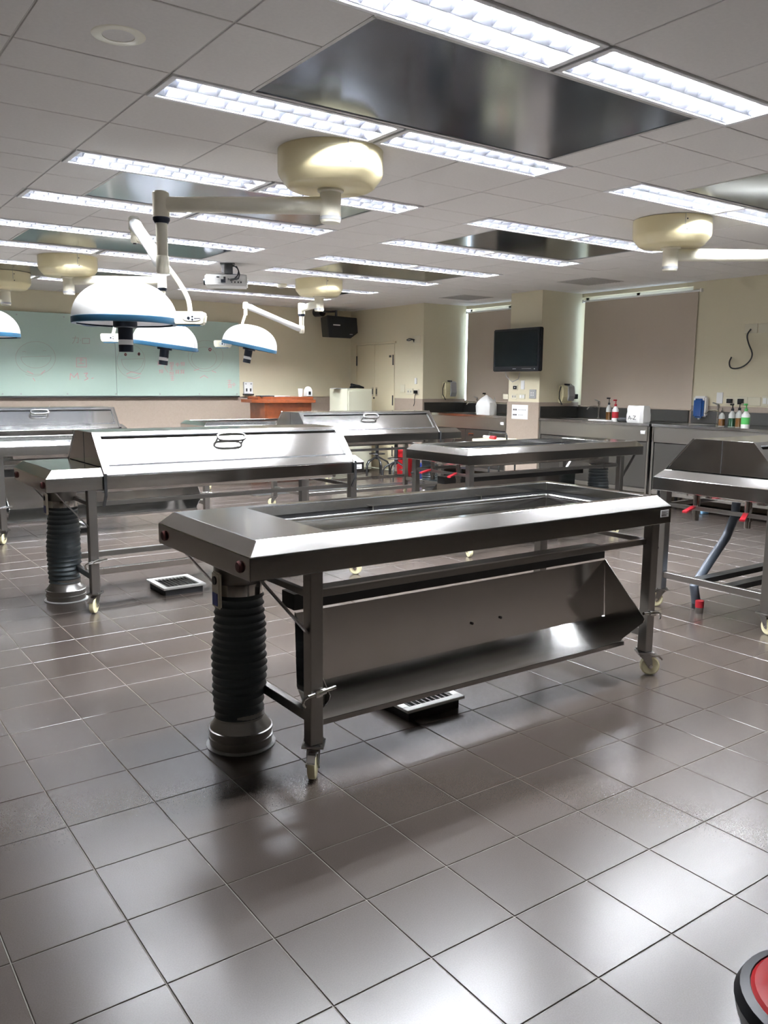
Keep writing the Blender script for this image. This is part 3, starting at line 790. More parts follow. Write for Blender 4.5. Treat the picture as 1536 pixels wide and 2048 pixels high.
# ------------------------------------------------------------------ surgical lamps
CAMROT = Matrix.Rotation(-YAW, 4, 'Z')          # local x runs along the picture, local y away from the viewer
def depth_of(p): return (Vector(p) - CAM).dot(_f)
def make_lamp(label, hub, joint, knuckle_z, end, dome, tilt=(0, 0, 1), panel=None, tape=None, tube_mid=None, grip=0.0, panel_face=CAMROT):
    r = thing('surgical_lamp', label, 'lamp', (hub[0], hub[1], H), 0, 'ceiling-mounted surgical lamps')
    O = Vector((hub[0], hub[1], H))
    def W(p): return Vector(p) - O
    R = .298
    cn = MB().lathe([(R, -.001), (R, -.118), (R * .985, -.134), (R * .955, -.148), (R * .84, -.190), (R * .79, -.199), (.09, -.205), (.001, -.205)], 48).build('canopy', CREAM, r)
    sa = math.atan2(CAM.y - hub[1], CAM.x - hub[0]) + .32
    MB().bar((math.cos(sa) * (R + .0005), math.sin(sa) * (R + .0005), -.004), (math.cos(sa) * (R + .0005), math.sin(sa) * (R + .0005), -.10), .003, .002).build('seam', GREYP, cn)
    for z in (-.04, -.115):
        MB().cyl((math.cos(sa + .05) * R * .98, math.sin(sa + .05) * R * .98, z), (math.cos(sa + .05) * (R + .002), math.sin(sa + .05) * (R + .002), z), .006, 8).build('screw', BLACKM, cn)
    MB().lathe([(.075, -.204), (.075, -.216), (.060, -.222), (.060, -.37), (.054, -.385), (.001, -.386)], 24).build('hub', IVORY, r)
    MB().lathe([(.0612, -.352), (.0612, -.372)], 24, caps=False).build('hub_ring', GREYP, r)
    jz = joint[2]
    J = W(joint); Hc = Vector((0, 0, jz - H)); dirv = (Vector((J.x, J.y, 0))).normalized()
    ar = MB(); sd = Vector((-dirv.y, dirv.x, 0)); rings = []
    for u, hh, ww in ((.03, .050, .034), (.12, .050, .036), (.85, .043, .032), (1.0, .043, .032)):
        p = Hc.lerp(J, u)
        rings.append([p + sd * (ww * math.cos(a)) + Vector((0, 0, hh * math.copysign(abs(math.sin(a)) ** .6, math.sin(a)))) for a in [2 * PI * k / 16 for k in range(16)]])
    ar.rings(rings).build('extension_arm', IVORY, r)
    MB().lathe([(.001, .072), (.040, .070), (.047, .062), (.047, -.072), (.001, -.073)], 22, Matrix.Translation(J)).build('joint', IVORY, r)
    MB().lathe([(.048, -.072), (.048, -.086), (.038, -.104), (.001, -.105)], 22, Matrix.Translation(J)).build('joint_ring', NAVY, r)
    K = Vector((J.x, J.y, knuckle_z - H))
    E = W(end)
    MB().lathe([(.031, 0), (.033, J.z - K.z - .10)], 20, Matrix.Translation(K)).build('post', IVORY, r)
    kd = Vector((E.x - K.x, E.y - K.y, 0)); kd = kd.normalized() if kd.length > .01 else Vector((1, 0, 0))
    MB().lathe([(.001, -.050), (.030, -.048), (.037, -.036), (.037, .045), (.033, .052), (.001, .052)], 20, Matrix.Translation(K)).build('knuckle', IVORY, r)
    mids = [K.lerp(E, u) for u in (0, .06, .16, .34, .80, .92, 1.0)]
    MB().tube(mids, 0, 12, [.030, .042, .042, .036, .037, .043, .032]).build('spring_arm', LAMPW, r)
    dz = .13
    MB().lathe([(.001, -dz), (.022, -dz), (.026, -dz + .006), (.026, -.055), (.036, -.04), (.036, .03), (.026, .042), (.001, .043)], 18, Matrix.Translation(E)).build('end_drop', IVORY, r)
    MB().lathe([(.012, -dz - .010), (.012, -dz)], 10, Matrix.Translation(E)).build('drop_tip', BLACKM, r)
    D = W(dome); T = Vector(tilt).normalized()
    side = W(panel) if panel is not None else D + Vector((.38, 0, .03))
    e0 = E + Vector((0, 0, -dz + .03))
    if tube_mid: pts = [e0] + [W(q) for q in tube_mid] + [side]
    else: pts = [e0, e0.lerp(side, .45) + Vector((0, 0, .02)), e0.lerp(side, .8) + Vector((0, 0, .03)), side]
    # smooth the yoke path
    def chaikin(q):
        o = [q[0]]
        for a, b in zip(q[:-1], q[1:]): o += [a.lerp(b, .25), a.lerp(b, .75)]
        return o + [q[-1]]
    for _ in range(3): pts = chaikin(pts)
    MB().tube(pts, .0165, 10).build('yoke_tube', IVORY, r)
    Q = T.to_track_quat('Z', 'Y').to_matrix().to_4x4(); Mh = Matrix.Translation(D) @ Q
    RD = .348
    prof = [(RD, .012)] + [(RD * math.cos(a) ** .88, .012 + .252 * math.sin(a) ** 1.0) for a in [PI / 2 * k / 14 for k in range(1, 14)]] + [(.002, .264)]
    dm = MB().lathe(prof, 56, Mh, caps=False).build('dome', LAMPW, r)
    sp = []
    ang = math.atan2(CAM.y - dome[1], CAM.x - dome[0]) + .16
    for k in range(9):
        a = .95 * k / 8; q = Mh @ Vector((RD * math.cos(a) ** .88 * math.cos(ang), RD * math.cos(a) ** .88 * math.sin(ang), .012 + .253 * math.sin(a))); sp.append(q)
    MB().tube(sp, .0028, 6).build('dome_seam', GREYP, dm)
    MB().lathe([(RD - .03, -.030), (RD + .001, -.030), (RD + .004, -.024), (RD + .004, .010), (RD - .004, .016)], 56, Mh, caps=False).build('rim', LBLUE, r)
    MB().lathe([(RD - .02, -.020), (.06, -.008), (.001, -.008)], 40, Mh, caps=False).build('lens', FIXW, r)
    gp = []
    for k in range(13):
        u = k / 12; a = ang + .12 + grip + .75 * u; rr = RD + .004 + .055 * math.sin(PI * u) ** .6
        gp.append(Mh @ Vector((rr * math.cos(a), rr * math.sin(a), -.006 - .014 * math.sin(PI * u))))
    MB().tube(gp, .011, 8).build('grip_loop', LBLUE, r)
    hd = MB().lathe([(.001, -.006), (.080, -.006), (.080, -.048), (.074, -.052), (.050, -.052), (.048, -.215), (.001, -.216)], 26, Mh, smooth=True).build('sterile_handle', NAVY, r)
    tp = MB().lathe([(.0485, -.092), (.0490, -.094), (.0490, -.166), (.0485, -.168)], 26, Mh, caps=False).build('handle_tape', WHITE, hd)
    if tape:
        n_ch = len(tape)
        for k, chh in enumerate(tape):
            a = math.atan2(CAM.y - dome[1], CAM.x - dome[0]) + (k - (n_ch - 1) / 2) * .62
            Mt = Mh @ Matrix.Rotation(a, 4, 'Z') @ Matrix.Translation((.0496, 0, -.131)) @ Matrix.Rotation(PI / 2, 4, 'Z') @ Matrix.Rotation(PI / 2, 4, 'X')
            text_mesh('lettering', chh, .036, INK, tp, Mt, .0006)
    # control panel and pivot
    piv = Mh @ Vector(((RD - .05) * 1.0, 0, .04)) if False else None
    dside = (side - D); dside.z = 0; dside.normalize()
    MB().cyl(D + dside * (RD - .06) + Vector((0, 0, .035)), side, .022, 14).build('pivot', LAMPW, r)
    Mp = Matrix.Translation(side) @ panel_face
    pb = MB(); hw, hh, hd_ = .115, .046, .035
    poly = [(-hw + .02, -hh), (hw - .03, -hh), (hw - .012, -hh + .012), (hw, hh - .02), (hw - .02, hh), (-hw, hh), (-hw, -hh + .03)]
    vs = [Mp @ Vector((u, -hd_, v)) for u, v in poly] + [Mp @ Vector((u, hd_, v)) for u, v in poly]; k = len(poly)
    pb._add(vs, [tuple(range(k)), tuple(range(2 * k - 1, k - 1, -1))] + [(i, (i + 1) % k, k + (i + 1) % k, k + i) for i in range(k)])
    po = pb.build('control_panel', IVORY, r, bevel=.008, seg=2)
    el = MB(); el.lathe([(.001, 0), (.062, 0), (.062, .002), (.001, .002)], 28, Mp @ Matrix.Translation((.02, -hd_ - .001, 0)) @ Matrix.Rotation(PI / 2, 4, 'X') @ Matrix.Diagonal((1, .32, 1, 1)))
    eo = el.build('display', PAPER, po)
    for bx, bz, br in ((-.002, 0, .010), (.024, .010, .006), (.024, -.010, .006)):
        MB().lathe([(br, 0), (br, .002)], 12, Mp @ Matrix.Translation((bx, -hd_ - .003, bz)) @ Matrix.Rotation(PI / 2, 4, 'X')).build('button', NAVY, eo)
    MB().box((.036, -hd_ - .005, -.0015), (.078, -hd_ - .003, .0015), Mp).build('scale_line', NAVY, eo)
    MB().box((-hw + .03, -hd_ + .004, -hh - .006), (hw - .04, hd_ - .004, -hh + .002), Mp).build('panel_base', LBLUE, po)
    return r

# lamp over the table standing alone
hub = on_z(661, 304, H); dh = depth_of((hub.x, hub.y, on_z(661, 304, H).z))
dh = (Vector((hub.x, hub.y, 2.45)) - CAM).dot(_f)
jn = at_depth(322, 412, dh)
zarm = at_depth(645, 409, dh).z; jn.z = (jn.z + zarm) / 2
make_lamp('surgical lamp with white dome and long arm above the table standing alone', (hub.x, hub.y), jn, at_depth(321, 528, dh).z,
          at_depth(268, 446, 5.6), at_depth(250, 640, 5.71), panel=at_depth(380, 637, 5.70), tape='武牛合格',
          tube_mid=[at_depth(300, 492, 5.6), at_depth(345, 545, 5.7), at_depth(374, 590, 5.7), at_depth(380, 612, 5.7)])
# lamp over the third table, arm reaching behind the first dome
hub = on_z(135, 514, H); dh = (Vector((hub.x, hub.y, 2.45)) - CAM).dot(_f)
jn = at_depth(324, 562, dh)
make_lamp('surgical lamp with tilted white dome whose arm runs behind another dome', (hub.x, hub.y), jn, at_depth(326, 640, dh).z,
          at_depth(262, 600, dh + .2), at_depth(330, 690, 9.1), tilt=_r * .13 + Vector((0, 0, 1)), panel=at_depth(224, 676, 8.95), tape='陳',
          tube_mid=[at_depth(232, 628, 9.1), at_depth(230, 655, 9.0)], grip=.6)
# far lamp by the loudspeaker
hub = on_z(638, 560, H); dh = (Vector((hub.x, hub.y, 2.45)) - CAM).dot(_f)
jn = at_depth(603, 606, dh + .75); jn.z = at_depth(636, 602, dh).z - .03
make_lamp('surgical lamp with zigzag arm and tilted dome before the plain wall near the loudspeaker', (hub.x, hub.y), jn, at_depth(601, 659, dh + .75).z,
          at_depth(491, 611, dh + .5), at_depth(499, 692, 10.6), tilt=_r * .20 + Vector((0, 0, 1)), panel=at_depth(446, 688, 10.75), tape='陳',
          tube_mid=[at_depth(484, 650, 10.9), at_depth(478, 672, 10.95), at_depth(455, 680, 10.85)], grip=1.2)
# lamp on the window side, arm reaching out of view
hub = on_z(1345, 441, H); dh = (Vector((hub.x, hub.y, 2.45)) - CAM).dot(_f)
jn = at_depth(1620, 512, dh); jn.z = at_depth(1345, 510, dh).z
e = jn + _r * .45 - _f * .5; e.z = jn.z - .05
dm = e + _r * .05; dm.z = jn.z - .68
make_lamp('surgical lamp with bright horizontal arm above the hooded table beside the sink counters', (hub.x, hub.y), jn, jn.z - .38, e, dm, panel=dm + _r * .42)
# lamp farther along the board side
hub = on_z(8, 545, H); dh = (Vector((hub.x, hub.y, 2.45)) - CAM).dot(_f)
jn = at_depth(-95, 592, dh + .7); jn.z = at_depth(8, 590, dh).z
dm = at_depth(-32, 668, 8.6)
e = at_depth(-70, 590, 9.2)
make_lamp('surgical lamp partly cut off, hanging in front of the green board end', (hub.x, hub.y), jn, jn.z - .38, e, dm, panel=at_depth(-105, 664, 8.6), grip=.9)

# ------------------------------------------------------------------ projector
pc = on_z(457, 527, H)
pj = thing('projector', 'white ceiling projector on a black mount with hanging cables', 'projector', (pc.x, pc.y, H), -YAW + .15)
sc_ = (pc - CAM).dot(_f) / F_PX     # metres per pixel at the projector
hw = 34 * sc_
MB().box((-.09, -.06, -.010), (.07, .06, 0)).box((-.045, -.045, -.115), (.045, .045, -.010)).build('ceiling_mount', BLACKM, pj, bevel=.004)
MB().box((-.075, -.05, -.10), (-.05, .03, -.03)).build('mount_plate', GREYP, pj)
mb = MB()
for a in (-.19, -.05, .10, .19): mb.bar((0, 0, -.112), (a, -.10, -.132), .016, .008)
mb.build('mount_arms', BLACKM, pj)
bd = MB(); poly = [(-.25, -.14), (.20, -.16), (.205, .14), (-.20, .16), (-.25, .14)]
bd.prism(poly, 'z', -.255, -.135); bo = bd.build('body', WHITE, pj, bevel=.012, seg=2)
for px_, pz_, w_, h_, m_ in ((-.11, -.165, .03, .012, BLACKP), (-.04, -.175, .022, .03, BLACKP), (-.055, -.205, .05, .035, NAVY), (.0, -.185, .012, .018, BLACKP), (.035, -.215, .014, .012, BLACKP), (.07, -.215, .012, .016, BLACKP), (.105, -.215, .012, .016, BLACKP), (.135, -.215, .012, .016, BLACKP)):
    MB().box((px_ - w_ / 2, -.162, pz_ - h_ / 2), (px_ + w_ / 2, -.148, pz_ + h_ / 2)).build('socket', m_, bo)
MB().cyl((.085, -.166, -.175), (.085, -.150, -.175), .022, 16).build('speaker_grille', GREYP, bo)
for q in (((.04, -.03, -.03), (.09, -.06, -.04), (.11, -.10, -.09), (.10, -.15, -.14), (.07, -.18, -.18), (.0, -.165, -.19)), ((.05, -.03, -.02), (.10, -.07, -.06), (.12, -.14, -.13), (.11, -.19, -.18), (.02, -.165, -.20))):
    MB().tube(q, .007, 6).build('cable', BLACKM, pj)
MB().cyl((-.25, .05, -.195), (-.275, .05, -.195), .035, 16).build('lens', SCREEN, pj)

# ------------------------------------------------------------------ green glass writing board
bx0, bx1 = -0.2, on_y(478, 790, YB - .03).x
bz0, bz1 = 1.262, on_y(475, 646, YB - .03).z
yb = YB - .055
wb = thing('writing_board', 'wide green glass writing board with red doodles on the board wall', 'board', ((bx0 + bx1) / 2, yb, bz0))
xs_ = on_y(232, 740, yb).x
cxb = (bx0 + bx1) / 2
for a, b in ((bx0, xs_ - .003), (xs_ + .003, bx1)):
    MB().box((a - cxb, -.004, 0), (b - cxb, .004, bz1 - bz0)).build('glass_panel', GBOARD, wb, bevel=.002)
MB().box((bx0 - cxb, -.006, -.022), (bx1 - cxb, .012, -.002)).build('bottom_rail', BLACKM, wb)
MB().box((bx0 - cxb + .05, .006, .02), (bx1 - cxb - .05, .03, bz1 - bz0 - .02)).build('backing', GREYP, wb)
for px_ in (5, 42, 135, 232, 320, 399, 474):
    for py_ in (786, None):
        q = on_y(px_, 786, yb - .005)
        z = .03 if py_ else bz1 - bz0 - .05
        MB().cyl((q.x - cxb, -.009, z), (q.x - cxb, -.004, z), .011, 10).build('standoff', GREYP, wb)
BO = Vector((cxb, yb, bz0))
def stroke(paths, m, name='drawing', wpx=1.3):
    mb = MB()
    for path in paths:
        P_ = [on_y(x, y, yb - .0048) - BO for x, y in path]
        for a, b in zip(P_[:-1], P_[1:]):
            d_ = (b - a); 
            if d_.length < 1e-5: continue
            nn = Vector((-d_.z, 0, d_.x)).normalized() * (wpx * .0035); ex = d_.normalized() * (wpx * .002)
            mb.quad(a - ex + nn, b + ex + nn, b + ex - nn, a - ex - nn, .0006)
    return mb.build(name, m, wb)
def arc(cx, cy, rx, ry, a0=0, a1=360, n_=28): return [(cx + rx * math.cos(math.radians(a0 + (a1 - a0) * k / n_)), cy + ry * math.sin(math.radians(a0 + (a1 - a0) * k / n_))) for k in range(n_ + 1)]
# three plain smiling faces
stroke([arc(71, 716, 40, 33), [(42, 714), (102, 712)], arc(72, 714, 30, 22, 0, 180), arc(68, 746, 18, 6, 20, 160)], MARKF, wpx=.8)
stroke([arc(262, 722, 28, 32), [(243, 719), (288, 717)], arc(265, 718, 22, 25, 0, 180)], MARKF, wpx=.8)
stroke([arc(411, 712, 35, 31), arc(408, 716, 25, 22)], MARKF, wpx=.8)
stroke([arc(251, 709, 1.6, 2), arc(278, 708, 1.6, 2), arc(392, 700, 2.2, 2.6), arc(420, 699, 2.2, 2.6)], MARKR, wpx=2.0)
stroke([arc(48, 704, 3, 1, 180, 360, 6), arc(89, 702, 3, 1, 180, 360, 6)], MARKF, wpx=.8)
for one in ([[(253, 748), (262, 744), (282, 748)], [(255, 755), (270, 757), (280, 754)], [(54, 742), (66, 748)], [(90, 741), (82, 748)], [(66, 756), (70, 762)], [(388, 741), (398, 738)], [(424, 742), (432, 745)], [(400, 756), (408, 751), (416, 756)]]): stroke([one], MARKP, wpx=1.2)
# brown strokes: two characters at the top, a boxed one, M3.
stroke([[(145, 676), (157, 676)], [(151, 672), (149, 681), (145, 687)], [(157, 676), (156, 686), (153, 685)], [(160, 680), (162, 681)], [(165, 677), (179, 677), (179, 687), (165, 687), (165, 677)]], MARKF, name='writing')
stroke([[(153, 716), (172, 716), (173, 734), (153, 734), (153, 716)], [(158, 720), (167, 720)], [(162, 717), (162, 727)], [(157, 727), (168, 727)]], MARKP, name='writing', wpx=1.0)
stroke([[(140, 760), (141, 747), (148, 755), (155, 746), (157, 758)], [(168, 747), (175, 746), (171, 752), (176, 757), (169, 761)], [(183, 757), (187, 756)]], MARKP, name='writing')
# red list between the faces: columns of small characters
def glyph(x, y, s_, kind):
    G = {0: [[(0, 0), (1, 0)], [(.5, -.2), (.5, 1)], [(0, .5), (1, .5)], [(.1, 1), (.9, 1)]],
         1: [[(.2, 0), (.2, 1)], [(0, .3), (.4, .25)], [(.55, .1), (1, .1), (1, .9), (.55, .9), (.55, .1)], [(.55, .5), (1, .5)]],
         2: [[(.5, 0), (0, .5)], [(.5, 0), (1, .5)], [(.5, .35), (.5, 1)], [(.2, .6), (.8, .6)]],
         3: [[(0, .1), (1, .1)], [(.2, .1), (.1, 1)], [(.8, .1), (.9, 1)], [(.2, .5), (.8, .5)], [(.2, .8), (.8, .8)]]}[kind % 4]
    return [[(x + s_ * u, y + s_ * v) for u, v in p] for p in G]
for (x, y, k) in ((315, 723, 3), (318, 739, 1), (339, 724, 1), (339, 733, 0), (339, 743, 1), (341, 753, 0), (351, 726, 2), (351, 740, 3), (361, 724, 1), (361, 740, 3), (455, 761, 0), (456, 769, 3), (464, 766, 2)):
    stroke(glyph(x, y, 7.5, k), MARKP, name='written_character', wpx=.9)
stroke([[(336, 727), (329, 734), (336, 745)]], MARKP, name='written_bracket', wpx=.9)

# ------------------------------------------------------------------ wall fittings on the board wall
q0, q1 = on_y(487, 764, YB - .02), on_y(505, 790, YB - .02)
hk = thing('wall_control_box', 'small white control box with black switches on the wall beside the board', 'control box', ((q0.x + q1.x) / 2, YB, q1.z))
ww = (q1.x - q0.x) / 2; hh = q0.z - q1.z
MB().box((-ww, -.04, 0.02), (ww, -.002, hh)).build('case', WHITE, hk, bevel=.004)
MB().box((-ww - .01, -.06, 0), (ww + .01, -.004, .02)).build('ledge', BLACKM, hk)
for u in (-.45, .45):
    MB().box((u * ww - .012, -.048, .06), (u * ww + .012, -.040, .11)).build('switch', BLACKM, hk)
    MB().cyl((u * ww * 1.3, -.046, hh - .03), (u * ww * 1.3, -.038, hh - .03), .012, 10).build('knob', GREYP, hk)

# loudspeaker on a bracket
sp_c = on_y(677, 655, 8.62)
spk = thing('loudspeaker', 'black loudspeaker hung from a wall bracket in the room corner', 'loudspeaker', (sp_c.x, sp_c.y, sp_c.z), 0)
prf = [(-.30, -.13), (.30, -.10), (.315, .02), (.315, .13), (-.30, .13)]
sb = MB()
poly = [(-.325, .185), (.300, .170), (.325, -.085), (.17, -.185), (-.285, -.185)]
vs = [Vector((u, -.15 + .03 * (u + .3), v)) for u, v in poly] + [Vector((u * .85, .15, v * .9)) for u, v in poly]; k = 5
sb._add(vs, [tuple(range(k)), tuple(range(2 * k - 1, k - 1, -1))] + [(i, (i + 1) % k, k + (i + 1) % k, k + i) for i in range(k)])
so = sb.build('cabinet', BLACKP, spk, bevel=.008)
MB().box((-.20, -.1535, .02), (-.06, -.146, .038)).build('nameplate', WHITE, so)
MB().box((.14, -.150, -.125), (.20, -.138, -.112)).build('badge', GREYP, so)
MB().cyl((-.05, .0, .185), (-.05, 0, .29), .022, 10).cyl((-.05, 0, .27), (-.20, .20, .27), .018, 10).build('bracket_arm', BLACKM, spk)
MB().cyl((-.205, .20, .265), (-.235, YB - sp_c.y - .002, .265), .075, 20).build('wall_disc', BLACKM, spk)

# ------------------------------------------------------------------ lectern and what lies on it
Yl = 8.0
lx0, lx1 = 5.80, 6.72
lc = (lx0 + lx1) / 2
lt = thing('lectern', 'reddish wooden lectern with a wide overhanging top', 'lectern', (lc, Yl + .28, 0))
MB().box((-.43, -.26, 0), (.43, .26, 1.17)).build('body', WOOD, lt, bevel=.004)
tp = MB().prism([(-.58, -.10), (-.40, -.34), (.46, -.34), (.54, -.22), (.54, .28), (-.58, .28)], 'z', 1.165, 1.215).build('top', WOOD, lt, bevel=.004)
MB().prism([(-.47, -.10), (-.32, -.30), (.44, -.30), (.47, -.2), (.47, .27), (-.47, .27)], 'z', 1.215, 1.262).build('raised_top', WOOD, lt, bevel=.004)
for x in (-.22, .22): MB().box((x - .17, -.268, .12), (x + .17, -.26, 1.02)).build('front_panel', WOOD, lt, bevel=.003)
c_ = on_y(601, 778, Yl + .15)
cp = MB().lathe([(.034, 0), (.043, .13), (.045, .132), (.040, .128), (.032, .006), (.001, .006)], 20).build('paper_cup', WHITE, loc=(c_.x, c_.y, 1.262)); tag(cp, 'white paper cup standing on the wooden lectern', 'cup')
c_ = on_y(616, 780, Yl + .2)
dv = thing('desk_device', 'small white box with a black opening standing on the lectern', 'device', (c_.x, c_.y, 1.262))
MB().lathe([(.075, 0), (.075, .10), (.05, .15), (.02, .165), (.001, .166)], 4, Matrix.Rotation(PI / 4, 4, 'Z'), smooth=False).build('case', WHITE, dv, bevel=.006)
MB().box((-.02, -.062, .03), (.02, -.052, .085)).build('opening', BLACKP, dv)
MB().box((-.05, -.06, 0), (.05, .05, .008)).build('base', BLACKP, dv)
pp_ = thing('paper_stack', 'white papers lying on the lectern top', 'papers', (lc - .05, Yl + .25, 1.262))
MB().box((-.15, -.1, 0), (.06, .1, .006)).build('sheet', PAPER, pp_); MB().box((-.08, -.12, .006), (.14, .08, .011)).build('sheet', PAPER, pp_)
fo = MB().box((-.12, -.10, 0), (.12, .10, .016)).build('dark_folder', NAVY, loc=(lc - .33, Yl + .20, 1.262), bevel=.003); tag(fo, 'dark flat folder at the corner of the lectern', 'folder')

# ------------------------------------------------------------------ cream cabinet by the doors
cb0 = on_y(695, 778, 7.75); cb1 = on_y(745, 776, 7.75)
cw = cb1.x - cb0.x; cz = 1.395
cab = thing('storage_cabinet', 'cream metal storage cabinet standing by the double door', 'cabinet', (cb0.x + cw / 2, 7.75 + .28, 0))
MB().box((-cw / 2, -.268, .04), (cw / 2, .28, cz)).build('body', CABW, cab, bevel=.004)
MB().box((-cw / 2 + .03, -.24, 0), (cw / 2 - .03, .25, .04)).build('plinth', BLACKM, cab)
cd = MB().box((-cw / 2 + .022, -.284, .07), (cw / 2 - .022, -.268, cz - .035)).build('door', CABW, cab, bevel=.003)
MB().box((cw / 2 - .07, -.290, .75), (cw / 2 - .05, -.284, .87)).build('door_handle', STEEL_B, cd)
cl = thing('dark_cloth', 'crumpled black cloth lying on the cream cabinet', 'cloth', (cb0.x + cw * .55, 7.95, cz))
mb = MB(); rr_ = random.Random(3)
for k in range(4):
    a = rr_.uniform(-.12, .12)
    mb.tube([(-.15 + k * .03, a - .05, .022), (-.05, a, .035 + .01 * k), (.06, a * .5, .04), (.16, a + .03, .02)], 0, 8, [.012, .026, .028, .014])
mb.build('fold', BLACKP, cl)
fk = MB().box((-.14, -.1, 0), (.14, .1, .01)).build('notebook', GREYP, loc=(cb0.x + cw * .12, 8.05, cz)); tag(fk, 'thin dark notebook lying flat on the cream cabinet', 'notebook')

# ------------------------------------------------------------------ steel sink counters along the windows
CZ = 1.03
def make_counter(label, y0, y1, doors, sink=None):
    cy = (y0 + y1) / 2; hy = (y1 - y0) / 2; dx = XR - .016 - XF
    r = thing('sink_counter', label, 'counter', (XF, cy, 0), 0, 'steel sink counters along the windows')
    top = MB()
    ys = [-hy, hy]
    if sink:
        s0, s1 = sink[0] - cy, sink[1] - cy
        top.box((-.012, -hy, CZ - .035), (dx, s0, CZ)).box((-.012, s1, CZ - .035), (dx, hy, CZ)).box((-.012, s0, CZ - .035), (.14, s1, CZ)).box((dx - .17, s0, CZ - .035), (dx, s1, CZ))
        sk = MB(); sk.rings([rect(.14, dx - .17, s0, s1, CZ - .002), rect(.15, dx - .18, s0 + .01, s1 - .01, CZ - .22)], False, False)
        n0 = len(sk.v) - 4; sk.f.append([n0, n0 + 1, n0 + 2, n0 + 3]); sk.sm.append(False); sk.build('sink_bowl', STEEL_C, r)
    else: top.box((-.012, -hy, CZ - .035), (dx, hy, CZ))
    top.build('worktop', STEEL_B, r)
    trim((XR - .040, y0, CZ + .002), (XR - .013, y1, CZ + .15), STEEL_DK)  # steel backsplash, its dark reflection put into the colour
    MB().box((0, -hy + .012, .81), (.02, hy - .012, CZ - .036)).build('apron', STEEL_C, r, bevel=.002)
    for y in (-hy + .015, hy - .015): MB().box((.0, y - .014, .10), (.03, y + .014, CZ - .036)).build('post', STEEL_C, r, bevel=.002)
    MB().box((.32, -hy + .03, .14), (dx - .03, hy - .03, .78)).build('back_box', STEEL_D, r)
    MB().box((.0, -hy + .03, .175), (.03, hy - .03, .225)).build('bottom_rail', STEEL_C, r, bevel=.002)
    for k in range(doors):
        a = -hy + .035 + (2 * hy - .07) * k / doors; b = -hy + .035 + (2 * hy - .07) * (k + 1) / doors
        dr = MB().box((.008, a + .003, .235), (.024, b - .003, .80)).build('door', DOOR_S, r, bevel=.002)
        hp = b - .14 if k % 2 == 0 else a + .14
        MB().box((.004, hp - .06, .70), (.009, hp + .06, .745)).build('handle_plate', STEEL_B, dr)
        MB().box((.002, hp - .048, .708), (.005, hp + .048, .730)).build('handle_recess', BLACKM, dr)
    for y in (-hy + .06, 0, hy - .06):
        for x in (.10, dx - .08): MB().cyl((x, y, 0), (x, y, .15), .02, 10).build('foot', STEEL_D, r)
    MB().box((-.0016, -hy + .06, .90), (-.0, -hy + .13, .94)).build('tag_sticker', PAPER, r)
    return r
make_counter('steel sink counter below the wide roller blind, with a white bag on it', 2.495, Y3 - .02, 2, (3.5, 4.1))
make_counter('long steel sink counter below the blue soap dispenser', -1.6, 2.455, 4, (1.95, 2.38))
make_counter('steel sink counter in the far window bay beside the double door wall', Y2 + .02, Y1 - .02, 2, (6.1, 6.6))

trim((XF + .01, Y3 - .026, CZ + .002), (XR - .041, Y3 - .013, CZ + .16), STEEL_DK)  # side splashes on the returns, same dark reflection in their colour
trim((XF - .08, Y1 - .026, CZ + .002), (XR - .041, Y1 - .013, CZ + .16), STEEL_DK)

# television on the pilaster
tv = thing('television', 'black flat television mounted on the pilaster between the blinds', 'television', (XF - .17, 4.64, 1.965), math.radians(-3))
MB().box((-.035, -.485, -.295), (.035, .485, .295)).build('casing', BLACKP, tv, bevel=.012, seg=2)
MB().box((-.0375, -.445, -.225), (-.034, .445, .262)).build('screen', SCREEN, tv)
MB().box((-.0385, -.33, -.262), (-.0360, -.14, -.256)).build('light_bar', GREYP, tv)
MB().box((-.0385, -.405, -.268), (-.0360, -.390, -.258)).build('logo', WHITE, tv)
MB().box((-.0385, -.02, -.264), (-.0360, .05, -.256)).build('maker_plate', GREYP, tv)
MB().box((.035, -.12, -.12), (.145, .12, .12)).build('wall_mount', BLACKM, tv)
MB().tube([(.05, .30, -.29), (.06, .29, -.37), (.10, .20, -.44), (.12, .10, -.40), (.10, .05, -.31)], .006, 6).build('cable', GREYP, tv)

# wall fittings
def plate_x(X, px_, py_, w_, h_, label, m=PLATE, inner=None, cat='wall plate', name='wall_plate', grp='wall plates'):
    q = on_x(px_, py_, X)
    r = thing(name, label, cat, (X - .001, q.y, q.z), 0, grp)
    MB().box((-.010, -w_ / 2, -h_ / 2), (0, w_ / 2, h_ / 2)).build('plate', m, r, bevel=.003)
    if inner == 'switch':
        for u in (-.22, .22): MB().box((-.014, u * w_ - w_ * .17, -h_ * .28), (-.010, u * w_ + w_ * .17, h_ * .28)).build('rocker', WHITE, r)
    elif inner == 'dark': MB().box((-.014, -w_ * .34, -h_ * .32), (-.010, w_ * .34, h_ * .32)).build('insert', BLACKM, r); MB().box((-.017, -w_ * .1, -h_ * .1), (-.014, w_ * .1, h_ * .1)).build('knob', WHITE, r)
    elif inner == 'panel':
        MB().box((-.013, -w_ * .36, -h_ * .36), (-.010, w_ * .36, h_ * .36)).build('face', GREYP, r)
        for u in (-.15, .15):
            for v in (-.12, .12): MB().box((-.016, (u - .08) * w_, (v - .06) * h_), (-.013, (u + .08) * w_, (v + .06) * h_)).build('key', WHITE, r)
    elif inner == 'plug':
        MB().box((-.05, -.032, -.026), (-.010, .032, .026)).build('plug', BLACKP, r, bevel=.004)
    elif inner == 'socket':
        for u in (-.2, .2): MB().box((-.012, u * w_ - .012, -.014), (-.010, u * w_ + .012, .014)).build('socket', GREYP, r)
    return r
XP = XF - .0
plate_x(XP, 1012, 793, .11, .075, 'cream single socket plate on the pilaster edge, below the television', inner=None)
